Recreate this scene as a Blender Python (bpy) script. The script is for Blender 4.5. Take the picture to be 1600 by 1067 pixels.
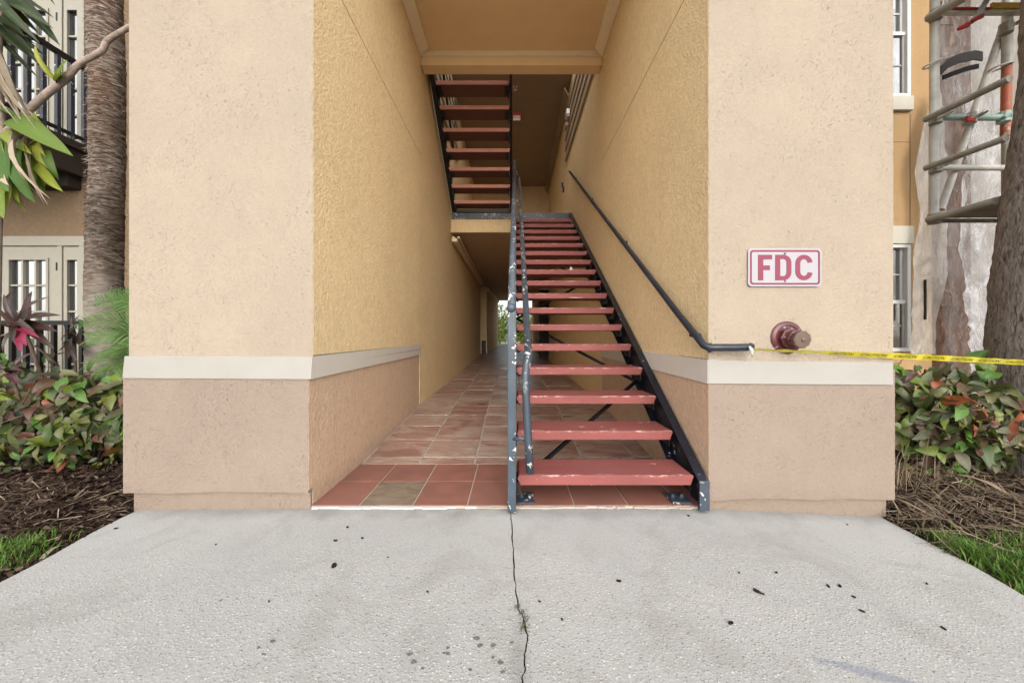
import bpy, bmesh, math, random
from mathutils import Vector, Matrix, noise as mnoise

R = random.Random(7)
for o in list(bpy.data.objects):
    bpy.data.objects.remove(o)
SC = bpy.context.scene
COL = SC.collection

# ------------------------------------------------------------------ camera
F, CX, CY, H = 577.0, 800.0, 525.0, 0.97      # focal length and principal point in photo pixels, eye height
cam_d = bpy.data.cameras.new('camera')
cam = bpy.data.objects.new('camera', cam_d)
COL.objects.link(cam)
cam.location = (0, 0, H)
cam.rotation_euler = (math.radians(90), 0, 0)
cam_d.sensor_width = 36
cam_d.lens = F / 1600 * 36
cam_d.shift_y = -8.5 / 1600
cam_d.clip_start = 0.05
cam_d.clip_end = 2000
SC.camera = cam

# ------------------------------------------------------------------ world, sun, exposure
SUN_EL, SUN_AZ = math.radians(24), math.radians(174)   # azimuth measured from +Y clockwise: behind the camera
world = bpy.data.worlds.new('World')
SC.world = world
world.use_nodes = True
wn, wl = world.node_tree.nodes, world.node_tree.links
wn.clear()
sky = wn.new('ShaderNodeTexSky')
sky.sky_type = 'NISHITA'
sky.sun_disc = False
sky.sun_elevation = SUN_EL
sky.sun_rotation = SUN_AZ
sky.air_density = 1.0
sky.dust_density = 3.0
sky.ozone_density = 1.0
hsv = wn.new('ShaderNodeHueSaturation')
hsv.inputs['Saturation'].default_value = 0.42
bg = wn.new('ShaderNodeBackground')
bg.inputs['Strength'].default_value = 0.12
wo = wn.new('ShaderNodeOutputWorld')
wl.new(sky.outputs[0], hsv.inputs['Color'])
wl.new(hsv.outputs[0], bg.inputs['Color'])
wl.new(bg.outputs[0], wo.inputs['Surface'])
sun_d = bpy.data.lights.new('sun', 'SUN')
sun_d.energy = 1.5
sun_d.angle = math.radians(130)
sun_d.color = (1.0, 0.97, 0.93)
sun = bpy.data.objects.new('sun', sun_d)
COL.objects.link(sun)
sdir = Vector((math.sin(SUN_AZ) * math.cos(SUN_EL), math.cos(SUN_AZ) * math.cos(SUN_EL), math.sin(SUN_EL)))
sun.rotation_euler = sdir.to_track_quat('Z', 'Y').to_euler()
sun.location = (0, -6, 12)
SC.view_settings.view_transform = 'Standard'
SC.view_settings.look = 'None'
SC.view_settings.gamma = 1
SC.view_settings.use_curve_mapping = False
SC.view_settings.exposure = 1.2
SC.render.engine = 'CYCLES'
SC.cycles.max_bounces = 14
SC.cycles.diffuse_bounces = 8
SC.cycles.glossy_bounces = 4
SC.cycles.transparent_max_bounces = 16
SC.cycles.use_denoising = True


def P(x, y, Y):
    """photo pixel at distance Y -> a point of the place"""
    return Vector(((x - CX) * Y / F, Y, H - (y - CY) * Y / F))


def srgb(r, g, b):
    f = lambda c: (c / 255 / 12.92) if c <= 10 else ((c / 255 + 0.055) / 1.055) ** 2.4
    return (f(r), f(g), f(b), 1)


# ------------------------------------------------------------------ materials
class NT:
    def __init__(s, name):
        s.m = bpy.data.materials.new(name)
        s.m.use_nodes = True
        s.t = s.m.node_tree
        s.b = s.t.nodes['Principled BSDF']
        s.out = s.t.nodes['Material Output']

    def n(s, typ, ins=None, **kw):
        nd = s.t.nodes.new('ShaderNode' + typ)
        for k, v in kw.items():
            setattr(nd, k, v)
        for k, v in (ins or {}).items():
            s.set(nd.inputs[k], v)
        return nd

    def set(s, sock, v):
        if isinstance(v, bpy.types.NodeSocket):
            s.t.links.new(v, sock)
        else:
            sock.default_value = v

    def pos(s, scale=(1, 1, 1), obj=False, rot=(0, 0, 0)):
        src = s.n('TexCoord').outputs['Object'] if obj else s.n('NewGeometry').outputs['Position']
        return s.n('Mapping', {'Vector': src, 'Scale': scale, 'Rotation': rot}).outputs[0]

    def noise(s, scale, detail=4, rough=0.55, vec=None, dist=0.0):
        nd = s.n('TexNoise', {'Scale': scale, 'Detail': detail, 'Roughness': rough, 'Distortion': dist})
        if vec is not None:
            s.set(nd.inputs['Vector'], vec)
        return nd.outputs['Fac']

    def voro(s, scale, vec, feature='F1', out='Distance', rnd=1.0):
        nd = s.n('TexVoronoi', {'Scale': scale, 'Vector': vec, 'Randomness': rnd}, feature=feature)
        return nd.outputs[out]

    def ramp(s, fac, stops, interp='LINEAR'):
        nd = s.n('ValToRGB', {'Fac': fac})
        cr = nd.color_ramp
        cr.interpolation = interp
        while len(cr.elements) < len(stops):
            cr.elements.new(0.5)
        for e, (p, c) in zip(cr.elements, stops):
            e.position = p
            e.color = c if len(c) == 4 else (*c, 1)
        return nd.outputs[0]

    def step(s, fac, a, b):
        return s.n('MapRange', {'Value': fac, 'From Min': a, 'From Max': b}, clamp=True).outputs[0]

    def mix(s, fac, a, b, mode='MIX'):
        nd = s.n('Mix', data_type='RGBA', blend_type=mode)
        s.set(nd.inputs[0], fac)
        s.set(nd.inputs[6], a)
        s.set(nd.inputs[7], b)
        return nd.outputs[2]

    def math(s, op, a, b=0.0, c=None):
        nd = s.n('Math', operation=op)
        s.set(nd.inputs[0], a)
        s.set(nd.inputs[1], b)
        if c is not None:
            s.set(nd.inputs[2], c)
        return nd.outputs[0]

    def bump(s, h, strength, dist, prev=None):
        nd = s.n('Bump', {'Height': h, 'Strength': strength, 'Distance': dist})
        if prev is not None:
            s.set(nd.inputs['Normal'], prev)
        return nd.outputs[0]

    def done(s, col=None, rough=0.7, normal=None, metal=0.0, spec=None):
        if col is not None:
            s.set(s.b.inputs['Base Color'], col)
        s.set(s.b.inputs['Roughness'], rough)
        s.b.inputs['Metallic'].default_value = metal
        if spec is not None:
            s.b.inputs['Specular IOR Level'].default_value = spec
        if normal is not None:
            s.set(s.b.inputs['Normal'], normal)
        return s.m


def C(r, g, b):
    return (r, g, b, 1)


def scale_c(c, k):
    return (min(c[0] * k, 1), min(c[1] * k, 1), min(c[2] * k, 1), 1)


def stucco(name, col, pits=0.5, lump=0.5, seed=0.0, grime=0.0):
    t = NT(name)
    v = t.pos()
    vs = t.pos(scale=(1, 1, 1), rot=(0.5, 0.6, 0.7))
    warp = t.n('VectorMath', {0: vs, 1: (seed, seed * 0.7, seed * 1.3)}, operation='ADD').outputs[0]
    big = t.noise(1.7, 4, 0.55, v)
    med = t.noise(14, 4, 0.6, warp)
    fine = t.noise(75, 4, 0.6, warp, 0.6)
    lumps = t.noise(58, 3, 0.55, warp, 0.6)
    # knocked-down pits: short tears gathered in patches
    tear = t.noise(92, 2, 0.5, t.pos(scale=(1, 1, 0.7), rot=(0.3, 0.5, 0.25)), 1.8)
    patch = t.step(t.noise(3.2, 4, 0.6, warp), 0.40, 0.62)
    pit = t.math('MULTIPLY', t.step(tear, 0.64, 0.69), patch)
    pit = t.math('MULTIPLY', pit, pits)
    c = t.mix(t.step(big, 0.3, 0.7), scale_c(col, 0.95), scale_c(col, 1.04))
    c = t.mix(t.math('MULTIPLY', t.step(med, 0.45, 0.75), 0.35), c, scale_c(col, 0.90))
    sp1 = t.noise(110, 3, 0.65, t.pos(scale=(1, 1, 0.6), rot=(0.1, 0.2, 0.1)), 0.5)
    c = t.mix(t.math('MULTIPLY', t.step(sp1, 0.40, 0.62), 0.02 + 0.30 * lump ** 1.3), c, scale_c(col, 0.74))
    sp2 = t.noise(38, 4, 0.6, t.pos(scale=(1, 1, 0.55), rot=(0.2, 0.1, 0.3)), 1.0)
    c = t.mix(t.math('MULTIPLY', t.step(sp2, 0.52, 0.62), 0.02 + 0.40 * lump ** 1.6), c, scale_c(col, 1.16))
    c = t.mix(t.math('MULTIPLY', t.step(sp2, 0.46, 0.36), 0.02 + 0.42 * lump ** 1.6), c, scale_c(col, 0.7))
    c = t.mix(t.math('MULTIPLY', pit, 0.62), c, scale_c(col, 0.40))
    if grime:
        sep = t.n('SeparateXYZ', {0: v}).outputs[2]
        streak = t.noise(3.5, 5, 0.65, t.pos(scale=(1, 1, 0.08)))
        g = t.math('MULTIPLY', t.step(streak, 0.5, 0.75), grime)
        c = t.mix(g, c, scale_c(col, 0.62))
        lowg = t.math('MULTIPLY', t.step(t.math('ADD', sep, t.math('MULTIPLY', big, 0.25)), 0.26, 0.1), 0.35)
        c = t.mix(lowg, c, C(0.2, 0.15, 0.11))
    h = t.math('ADD', t.math('MULTIPLY', lumps, lump), t.math('MULTIPLY', fine, 0.35))
    h = t.math('ADD', h, t.math('MULTIPLY', sp2, 0.6 * lump))
    h = t.math('SUBTRACT', h, t.math('MULTIPLY', pit, 1.1))
    return t.done(c, 0.86, t.bump(h, 0.9, 0.012 - 0.003 * lump), spec=0.25)


TAN = C(0.335, 0.282, 0.222)  # same stucco as the passage, darkened to offset the bright front light
GOLD_LIT = C(0.815, 0.63, 0.365)  # lightened copy of the pier stucco, standing in for light inside the passage
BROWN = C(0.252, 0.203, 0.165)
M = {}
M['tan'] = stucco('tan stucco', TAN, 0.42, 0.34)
M['tan_lit'] = stucco('light-lifted tan stucco', GOLD_LIT, 0.12, 1.0, 3.1, 0.12)
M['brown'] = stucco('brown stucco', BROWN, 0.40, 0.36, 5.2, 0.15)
M['brown_lit'] = stucco('light-lifted brown stucco', C(0.60, 0.43, 0.30), 0.08, 1.0, 8.2, 0.12)  # BROWN lightened: passage light is put into the colour
M['facade_l'] = stucco('shaded tan stucco', C(0.20, 0.14, 0.088), 0.15, 1.1, 1.7, 0.25)  # shade under the balcony is put into this darker tan
M['facade_r'] = stucco('golden stucco', C(0.42, 0.275, 0.14), 0.2, 0.4, 2.3, 0.25)


def paint(name, col, rough=0.6, wear=0.1, wearcol=None, sc=9.0, bump=0.15):
    t = NT(name)
    v = t.pos()
    n1 = t.noise(sc, 5, 0.6, v)
    n2 = t.noise(sc * 9, 3, 0.6, v)
    c = t.mix(t.math('MULTIPLY', t.step(n1, 0.45, 0.75), wear * 2), col, wearcol or scale_c(col, 0.7))
    c = t.mix(t.math('MULTIPLY', n2, 0.12), c, scale_c(col, 0.8))
    return t.done(c, rough, t.bump(n2, bump, 0.003), spec=0.35)


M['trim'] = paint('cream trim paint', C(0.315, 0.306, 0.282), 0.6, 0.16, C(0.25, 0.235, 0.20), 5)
M['trim_lit'] = paint('light-lifted trim paint', C(0.62, 0.585, 0.52), 0.6, 0.08)  # cream trim lightened to stand in for light along the passage
M['trim_pale'] = paint('pale sill paint', C(0.47, 0.45, 0.39), 0.6, 0.1)
M['wood_trim'] = paint('beige trim paint', C(0.82, 0.72, 0.52), 0.55, 0.12)
M['door'] = paint('pale door paint', C(0.285, 0.27, 0.225), 0.45, 0.10)
M['white'] = paint('white vinyl', C(0.55, 0.55, 0.54), 0.4, 0.06)
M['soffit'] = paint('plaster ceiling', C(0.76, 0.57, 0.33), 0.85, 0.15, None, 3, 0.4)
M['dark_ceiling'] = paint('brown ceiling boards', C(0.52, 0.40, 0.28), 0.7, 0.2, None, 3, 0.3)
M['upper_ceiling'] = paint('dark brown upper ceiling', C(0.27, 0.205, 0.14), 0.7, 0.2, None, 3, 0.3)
M['end_wall'] = paint('brown end wall', C(0.50, 0.36, 0.20), 0.8, 0.2, None, 4, 0.3)
M['siding'] = paint('grey brown siding', C(0.36, 0.285, 0.185), 0.7, 0.15, None, 6, 0.2)
M['black'] = paint('black metal', C(0.006, 0.006, 0.007), 0.5, 0.1, C(0.018, 0.015, 0.013))
M['dark_wood'] = paint('dark balcony wood', C(0.03, 0.023, 0.018), 0.7, 0.2, None, 5, 0.3)
M['bronze_box'] = paint('grey box paint', C(0.3, 0.29, 0.27), 0.5, 0.2)


def chipped(name, col, chip=0.62, soft=0.02, rough=0.42, rust=0.1, chipcol=(0.72, 0.72, 0.68, 1), sc=26):
    t = NT(name)
    v = t.pos()
    n1 = t.noise(sc, 5, 0.6, v, 0.4)
    n2 = t.noise(5.5, 4, 0.6, v)
    patch = t.step(t.noise(3.1, 3, 0.5, v), 0.42, 0.6)
    c = t.mix(t.step(n2, 0.35, 0.7), scale_c(col, 0.75), scale_c(col, 1.25))
    ch = t.math('MULTIPLY', t.step(n1, chip, chip + soft), patch)
    halo = t.math('MULTIPLY', t.step(n1, chip - 0.035, chip), patch)
    c = t.mix(t.math('MULTIPLY', halo, 0.8), c, scale_c(col, 0.35))
    c = t.mix(ch, c, chipcol)
    rs = t.step(t.noise(17, 4, 0.6, t.pos(scale=(1.3, 1.1, 0.6))), 0.64, 0.7)
    c = t.mix(t.math('MULTIPLY', rs, rust), c, C(0.16, 0.07, 0.035))
    h = t.math('SUBTRACT', t.math('MULTIPLY', t.noise(60, 3, 0.5, v), 0.3), ch)
    return t.done(c, rough, t.bump(h, 0.3, 0.002), spec=0.5)


M['blue_rail'] = chipped('slate blue rail paint', C(0.038, 0.052, 0.073), 0.585)
M['blue_post'] = chipped('light slate post paint', C(0.044, 0.065, 0.09), 0.60)
M['navy'] = chipped('navy stringer paint', C(0.007, 0.010, 0.019), 0.655, 0.015, 0.35)
M['navy_clean'] = chipped('black stringer paint', C(0.005, 0.005, 0.007), 0.75, 0.015, 0.5)
M['rail_dark'] = chipped('dark blue handrail paint', C(0.016, 0.021, 0.034), 0.65, 0.015, 0.38)


def tread_mat():
    t = NT('red tread paint')
    v = t.pos()
    col = C(0.238, 0.070, 0.064)
    n1 = t.noise(4, 5, 0.6, t.pos(scale=(0.6, 2, 2)))
    n2 = t.noise(110, 3, 0.6, v)
    c = t.mix(t.step(n1, 0.3, 0.75), scale_c(col, 0.82), scale_c(col, 1.12))
    c = t.mix(t.math('MULTIPLY', n2, 0.25), c, scale_c(col, 0.6))
    # chips: pale flecks, scratches along the tread
    f1 = t.step(t.noise(24, 4, 0.65, t.pos(scale=(0.45, 1, 1))), 0.685, 0.705)
    f2 = t.step(t.noise(13, 2, 0.5, t.pos(scale=(0.14, 2.4, 2.4))), 0.745, 0.76)
    c = t.mix(t.math('MAXIMUM', f1, t.math('MULTIPLY', f2, 0.7)), c, C(0.72, 0.6, 0.52))
    ob = t.n('SeparateXYZ', {0: t.n('TexCoord').outputs['Object']})
    front = t.math('MULTIPLY', t.step(ob.outputs[1], -0.112, -0.132), t.step(ob.outputs[2], 0.044, 0.054))
    en = t.noise(30, 4, 0.7, t.pos(scale=(0.5, 1.5, 1.5)))
    c = t.mix(t.math('MULTIPLY', t.math('MULTIPLY', front, t.step(en, 0.54, 0.60)), 0.85), c, C(0.50, 0.36, 0.31))
    mid = t.math('MULTIPLY', t.step(t.math('ABSOLUTE', ob.outputs[0]), 0.42, 0.1), t.step(ob.outputs[2], 0.050, 0.056))
    scuff = t.math('MULTIPLY', mid, t.step(t.noise(9, 5, 0.7, t.pos(scale=(1, 1.6, 1))), 0.42, 0.68))
    c = t.mix(t.math('MULTIPLY', scuff, 0.42), c, C(0.19, 0.10, 0.095))
    dirt = t.step(t.noise(7, 4, 0.6, v), 0.55, 0.8)
    c = t.mix(t.math('MULTIPLY', dirt, 0.3), c, C(0.22, 0.1, 0.09))
    return t.done(c, 0.62, t.bump(n2, 0.35, 0.004), spec=0.35)


M['tread'] = tread_mat()
M['pan'] = paint('brown tread pan', C(0.125, 0.058, 0.043), 0.8, 0.2)  # thin plate that darkens the underside of each upper tread
M['tread_lit'] = paint('light-lifted red tread paint', C(0.60, 0.28, 0.22), 0.7, 0.2, C(0.48, 0.2, 0.16))  # paler red puts front light into the upper treads


def tile_new():
    t = NT('terracotta tile')
    r = t.n('ObjectInfo').outputs['Random']
    base = t.ramp(r, [(0, C(0.185, 0.088, 0.072)), (0.35, C(0.235, 0.098, 0.075)), (0.7, C(0.21, 0.104, 0.084)), (1, C(0.17, 0.086, 0.073))])
    n = t.noise(7, 4, 0.6, t.pos())
    c = t.mix(t.step(n, 0.35, 0.8), base, C(0.29, 0.12, 0.088))
    c = t.mix(t.math('MULTIPLY', t.step(t.noise(34, 4, 0.65, t.pos()), 0.6, 0.75), 0.25), c, C(0.2, 0.12, 0.09))
    return t.done(c, t.ramp(n, [(0.3, C(.42, .42, .42)), (0.7, C(.6, .6, .6))]), t.bump(t.noise(50, 3, 0.5, t.pos()), 0.1, 0.002), spec=0.4)


M['tile_new'] = tile_new()


def tile_grey():
    t = NT('grey brown tile')
    n = t.noise(9, 5, 0.65, t.pos(scale=(1, 1.5, 1)), 0.8)
    c = t.ramp(n, [(0.3, C(0.12, 0.085, 0.06)), (0.55, C(0.2, 0.155, 0.115)), (0.75, C(0.28, 0.23, 0.18))])
    return t.done(c, 0.5, t.bump(t.noise(40, 3, 0.5, t.pos()), 0.15, 0.003))


M['tile_grey'] = tile_grey()


def tile_old(name, brick=False):
    t = NT(name)
    r = t.n('ObjectInfo').outputs['Random']
    off = t.n('CombineXYZ', {0: t.math('MULTIPLY', r, 17.0), 1: t.math('MULTIPLY', r, 9.0), 2: 0.0}).outputs[0]
    v = t.n('VectorMath', {0: t.pos(scale=(1, 2.4, 1)), 1: off}, operation='ADD').outputs[0]
    n = t.math('ADD', t.noise(2.6, 7, 0.66, v, 1.3), t.math('MULTIPLY', t.math('SUBTRACT', t.math('FRACT', t.math('MULTIPLY', r, 23.7)), 0.5), 0.14))
    c = t.ramp(n, [(0.28, C(0.18, 0.085, 0.068)), (0.42, C(0.28, 0.145, 0.118)), (0.52, C(0.345, 0.225, 0.185)), (0.62, C(0.40, 0.315, 0.265)), (0.8, C(0.47, 0.40, 0.345))])
    gr = t.step(t.noise(1.3, 3, 0.5, t.pos()), 0.4, 0.7)
    c = t.mix(t.math('MULTIPLY', gr, 0.35), c, C(0.3, 0.25, 0.2))
    dark = t.math('MULTIPLY', t.step(t.noise(6, 5, 0.7, v), 0.62, 0.75), 0.5)
    c = t.mix(dark, c, C(0.12, 0.065, 0.055))
    if brick:
        b = t.n('TexBrick', {'Vector': t.pos(), 'Scale': 1.0, 'Color1': C(1, 1, 1), 'Color2': C(.9, .9, .9), 'Mortar': C(.4, .4, .4), 'Mortar Size': 0.008, 'Brick Width': 0.42, 'Row Height': 0.4}, offset=0.0)
        c = t.mix(1.0, c, b.outputs[0], 'MULTIPLY')
    h = t.noise(5, 4, 0.6, v)
    return t.done(c, t.ramp(t.noise(3, 3, 0.5, v), [(0.3, C(.24, .24, .24)), (0.7, C(.5, .5, .5))]), t.bump(h, 0.4, 0.006), spec=0.6)


M['tile_old'] = tile_old('worn painted tile')
M['tile_far'] = tile_old('worn painted tile far', True)
M['grout'] = paint('pale grout', C(0.42, 0.365, 0.31), 0.9, 0.2, C(0.3, 0.25, 0.2))
M['grout_old'] = paint('old grout', C(0.40, 0.355, 0.305), 0.9, 0.3, C(0.18, 0.13, 0.1))


def concrete():
    t = NT('washed concrete')
    v = t.pos()
    big = t.noise(0.9, 5, 0.6, v)
    med = t.noise(6, 5, 0.65, v)
    col = t.mix(t.step(big, 0.3, 0.7), C(0.345, 0.347, 0.342), C(0.405, 0.405, 0.398))
    col = t.mix(t.math('MULTIPLY', t.step(med, 0.5, 0.8), 0.4), col, C(0.33, 0.325, 0.31))
    # exposed pebbles come through more towards the street end
    sep = t.n('SeparateXYZ', {0: v})
    wearv = t.math('ADD', t.step(sep.outputs[1], 1.95, 1.2), t.math('MULTIPLY', t.math('SUBTRACT', t.noise(1.8, 4, 0.6, v), 0.5), 1.8))
    wear = t.math('ADD', 0.12, t.math('MULTIPLY', t.step(wearv, 0.1, 0.7), 0.88))
    ps = t.pos(scale=(1, 1, 0.01))
    vd = t.n('TexVoronoi', {'Scale': 78, 'Vector': ps, 'Randomness': 1.0})
    peb = t.step(vd.outputs['Distance'], 0.36, 0.22)
    sepc = t.n('SeparateColor', {0: vd.outputs['Color']})
    pick = t.step(sepc.outputs[0], 0.50, 0.54)
    pebm = t.math('MULTIPLY', t.math('MULTIPLY', peb, pick), wear)
    pcol = t.ramp(sepc.outputs[1], [(0.0, C(0.48, 0.465, 0.43)), (0.5, C(0.58, 0.57, 0.53)), (0.65, C(0.25, 0.235, 0.215)), (1.0, C(0.66, 0.655, 0.63))])
    col = t.mix(t.math('MULTIPLY', pebm, 0.92), col, pcol)
    vd2 = t.n('TexVoronoi', {'Scale': 140, 'Vector': ps})
    gr = t.step(vd2.outputs['Distance'], 0.42, 0.2)
    s2 = t.n('SeparateColor', {0: vd2.outputs['Color']})
    col = t.mix(t.math('MULTIPLY', t.math('MULTIPLY', gr, t.step(s2.outputs[0], 0.45, 0.5)), t.math('ADD', 0.2, t.math('MULTIPLY', wear, 0.5))), col, C(0.53, 0.515, 0.48))
    pit = t.step(t.noise(88, 3, 0.6, v), 0.63, 0.7)
    pit = t.math('MULTIPLY', pit, t.math('ADD', 0.12, t.math('MULTIPLY', wear, 0.75)))
    col = t.mix(t.math('MULTIPLY', pit, 0.9), col, C(0.17, 0.165, 0.155))
    grain = t.noise(210, 3, 0.7, v)
    col = t.mix(t.math('MULTIPLY', t.step(grain, 0.50, 0.66), 0.32), col, C(0.22, 0.215, 0.205))
    col = t.mix(t.math('MULTIPLY', t.step(grain, 0.48, 0.34), 0.25), col, C(0.56, 0.55, 0.53))
    stain = t.noise(2.6, 6, 0.7, v, 0.6)
    col = t.mix(t.math('MULTIPLY', t.step(stain, 0.50, 0.64), 0.34), col, C(0.235, 0.228, 0.21))
    col = t.mix(t.math('MULTIPLY', t.step(stain, 0.42, 0.3), 0.22), col, C(0.47, 0.46, 0.435))
    foot = t.math('ADD', sep.outputs[1], t.math('MULTIPLY', t.math('SUBTRACT', t.noise(5, 5, 0.65, v), 0.5), 0.35))
    col = t.mix(t.math('MULTIPLY', t.step(foot, 1.98, 2.12), 0.5), col, C(0.17, 0.16, 0.145))
    # oil spots
    sp = t.n('TexVoronoi', {'Scale': 5.5, 'Vector': t.n('VectorMath', {0: ps, 1: t.n('TexNoise', {'Vector': ps, 'Scale': 8.0}).outputs['Color']}, operation='ADD').outputs[0]})
    ssc = t.n('SeparateColor', {0: sp.outputs['Color']})
    spot = t.math('MULTIPLY', t.step(sp.outputs['Distance'], 0.15, 0.09), t.step(ssc.outputs[0], 0.72, 0.75))
    col = t.mix(t.math('MULTIPLY', spot, 0.35), col, C(0.17, 0.165, 0.16))
    # blue chalky smear towards the right front
    dx = t.math('SUBTRACT', sep.outputs[0], 1.06)
    dy = t.math('SUBTRACT', t.math('ADD', sep.outputs[1], t.math('MULTIPLY', dx, 0.36)), 1.085)
    d = t.math('ADD', t.math('POWER', t.math('ABSOLUTE', t.math('DIVIDE', dx, 0.17)), 2.0), t.math('POWER', t.math('ABSOLUTE', t.math('DIVIDE', dy, 0.022)), 2.0))
    d = t.math('ADD', d, t.math('MULTIPLY', t.math('SUBTRACT', t.noise(45, 4, 0.6, v), 0.5), 1.6))
    col = t.mix(t.math('MULTIPLY', t.step(d, 1.0, 0.35), 0.5), col, C(0.17, 0.2, 0.27))
    # grime along the crack
    dc = t.math('ABSOLUTE', t.math('SUBTRACT', sep.outputs[0], 0.022))
    dc = t.math('ADD', dc, t.math('MULTIPLY', t.noise(18, 4, 0.6, v), 0.06))
    col = t.mix(t.math('MULTIPLY', t.math('MULTIPLY', t.step(dc, 0.075, 0.03), t.step(sep.outputs[1], 1.4, 1.15)), 0.45), col, C(0.16, 0.155, 0.14))
    h = t.math('ADD', t.math('MULTIPLY', t.math('MULTIPLY', peb, wear), 0.6), t.math('MULTIPLY', t.noise(95, 4, 0.65, v), t.math('ADD', 0.35, t.math('MULTIPLY', wear, 0.5))))
    h = t.math('SUBTRACT', h, pit)
    return t.done(col, 0.88, t.bump(h, 0.5, 0.005), spec=0.25)


M['concrete'] = concrete()
M['tar'] = paint('old tar spot', C(0.12, 0.117, 0.11), 0.9, 0.4, C(0.22, 0.215, 0.2), 60)
M['slab'] = paint('plain concrete', C(0.36, 0.34, 0.31), 0.9, 0.2)


def soil():
    t = NT('bed soil')
    n = t.noise(22, 6, 0.7, t.pos())
    c = t.ramp(n, [(0.3, C(0.012, 0.008, 0.006)), (0.55, C(0.032, 0.021, 0.015)), (0.8, C(0.07, 0.05, 0.036))])
    return t.done(c, 0.95, t.bump(n, 0.9, 0.03), spec=0.1)


M['soil'] = soil()


def island_col(name, stops, rough=0.8, trans=0.0, vein=False, spec=0.3):
    t = NT(name)
    r1 = t.n('ObjectInfo').outputs['Random']
    r2 = t.n('NewGeometry').outputs['Random Per Island']
    r = t.math('FRACT', t.math('ADD', t.math('MULTIPLY', r1, 7.31), r2))
    c = t.ramp(r, stops)
    n = t.noise(26, 4, 0.6, t.pos())
    c = t.mix(t.math('MULTIPLY', t.step(n, 0.4, 0.75), 0.45), c, t.mix(0.5, c, C(0.12, 0.07, 0.04)))
    if vein:
        uv = t.n('TexCoord').outputs['UV']
        s = t.n('SeparateXYZ', {0: uv})
        mid = t.step(t.math('ABSOLUTE', t.math('SUBTRACT', s.outputs[0], 0.5)), 0.045, 0.01)
        c = t.mix(t.math('MULTIPLY', mid, 0.35), c, C(0.16, 0.15, 0.07))
        edge = t.step(t.math('ABSOLUTE', t.math('SUBTRACT', s.outputs[0], 0.5)), 0.33, 0.5)
        c = t.mix(t.math('MULTIPLY', edge, t.math('MULTIPLY', r, 0.5)), c, C(0.10, 0.03, 0.026))
        w = t.n('TexWave', {'Vector': uv, 'Scale': 4.5, 'Distortion': 1.0}, bands_direction='DIAGONAL').outputs['Fac']
        nrm = t.bump(w, 0.2, 0.004)
    else:
        nrm = t.bump(n, 0.2, 0.004)
    m = t.done(c, rough, nrm, spec=spec)
    if trans:
        tr = t.n('BsdfTranslucent', {'Color': t.mix(0.35, c, C(0.3, 0.34, 0.04))})
        mx = t.n('MixShader', {0: trans, 1: t.b.outputs[0], 2: tr.outputs[0]})
        t.t.links.new(mx.outputs[0], t.out.inputs['Surface'])
    return m


M['leaf'] = island_col('copperleaf', [
    (0.0, C(0.03, 0.065, 0.016)), (0.10, C(0.085, 0.22, 0.025)), (0.18, C(0.05, 0.085, 0.035)), (0.28, C(0.14, 0.145, 0.06)),
    (0.38, C(0.04, 0.085, 0.02)), (0.48, C(0.17, 0.235, 0.03)), (0.57, C(0.095, 0.085, 0.04)), (0.65, C(0.05, 0.085, 0.045)), (0.73, C(0.12, 0.066, 0.04)), (0.81, C(0.035, 0.07, 0.02)), (0.89, C(0.11, 0.042, 0.03)), (0.95, C(0.065, 0.033, 0.03)), (1.0, C(0.30, 0.075, 0.025))], 0.42, 0.18, True, 0.45)
M['leaf_green'] = island_col('strap leaf green', [(0, C(0.04, 0.11, 0.014)), (0.35, C(0.11, 0.19, 0.02)), (0.7, C(0.22, 0.28, 0.03)), (1, C(0.32, 0.34, 0.05))], 0.45, 0.25, True, 0.3)
M['leaf_dark'] = island_col('strap leaf dark', [(0, C(0.006, 0.02, 0.006)), (0.5, C(0.012, 0.034, 0.008)), (1, C(0.022, 0.052, 0.012))], 0.42, 0.1, True, 0.25)
M['leaf_red'] = island_col('cordyline leaf', [(0, C(0.02, 0.010, 0.011)), (0.5, C(0.042, 0.015, 0.018)), (0.8, C(0.04, 0.03, 0.024)), (1, C(0.075, 0.02, 0.026))], 0.36, 0.12, True, 0.5)
M['leaf_pink'] = island_col('cordyline young leaf', [(0, C(0.24, 0.012, 0.055)), (1, C(0.30, 0.02, 0.08))], 0.36, 0.2, True, 0.4)
M['leaf_dry'] = island_col('dried leaf', [(0, C(0.22, 0.165, 0.11)), (0.5, C(0.36, 0.305, 0.23)), (1, C(0.27, 0.215, 0.155))], 0.8)
M['frond'] = island_col('palm leaflet', [(0, C(0.035, 0.10, 0.018)), (0.5, C(0.07, 0.16, 0.028)), (1, C(0.13, 0.21, 0.04))], 0.45, 0.2)
M['grass'] = island_col('grass blade', [(0, C(0.05, 0.125, 0.018)), (0.5, C(0.085, 0.21, 0.03)), (0.85, C(0.14, 0.25, 0.045)), (1, C(0.25, 0.225, 0.10))], 0.5, 0.25)
M['far_leaf'] = island_col('far leaf', [(0, C(0.12, 0.23, 0.03)), (0.5, C(0.34, 0.46, 0.07)), (1, C(0.58, 0.62, 0.16))], 0.5, 0.45)  # leaf colours lightened in place of sun that the building blocks
M['mulch'] = island_col('mulch chip', [(0, C(0.018, 0.010, 0.008)), (0.5, C(0.045, 0.026, 0.020)), (0.8, C(0.075, 0.048, 0.036)), (0.93, C(0.13, 0.095, 0.068)), (1, C(0.25, 0.20, 0.14))], 0.9, spec=0.15)
M['straw'] = island_col('dry straw', [(0, C(0.10, 0.07, 0.048)), (0.5, C(0.19, 0.145, 0.10)), (1, C(0.32, 0.26, 0.18))], 0.9, spec=0.15)
M['debris'] = island_col('dark dried bit', [(0, C(0.008, 0.007, 0.009)), (1, C(0.02, 0.017, 0.016))], 0.95, spec=0.1)
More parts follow.
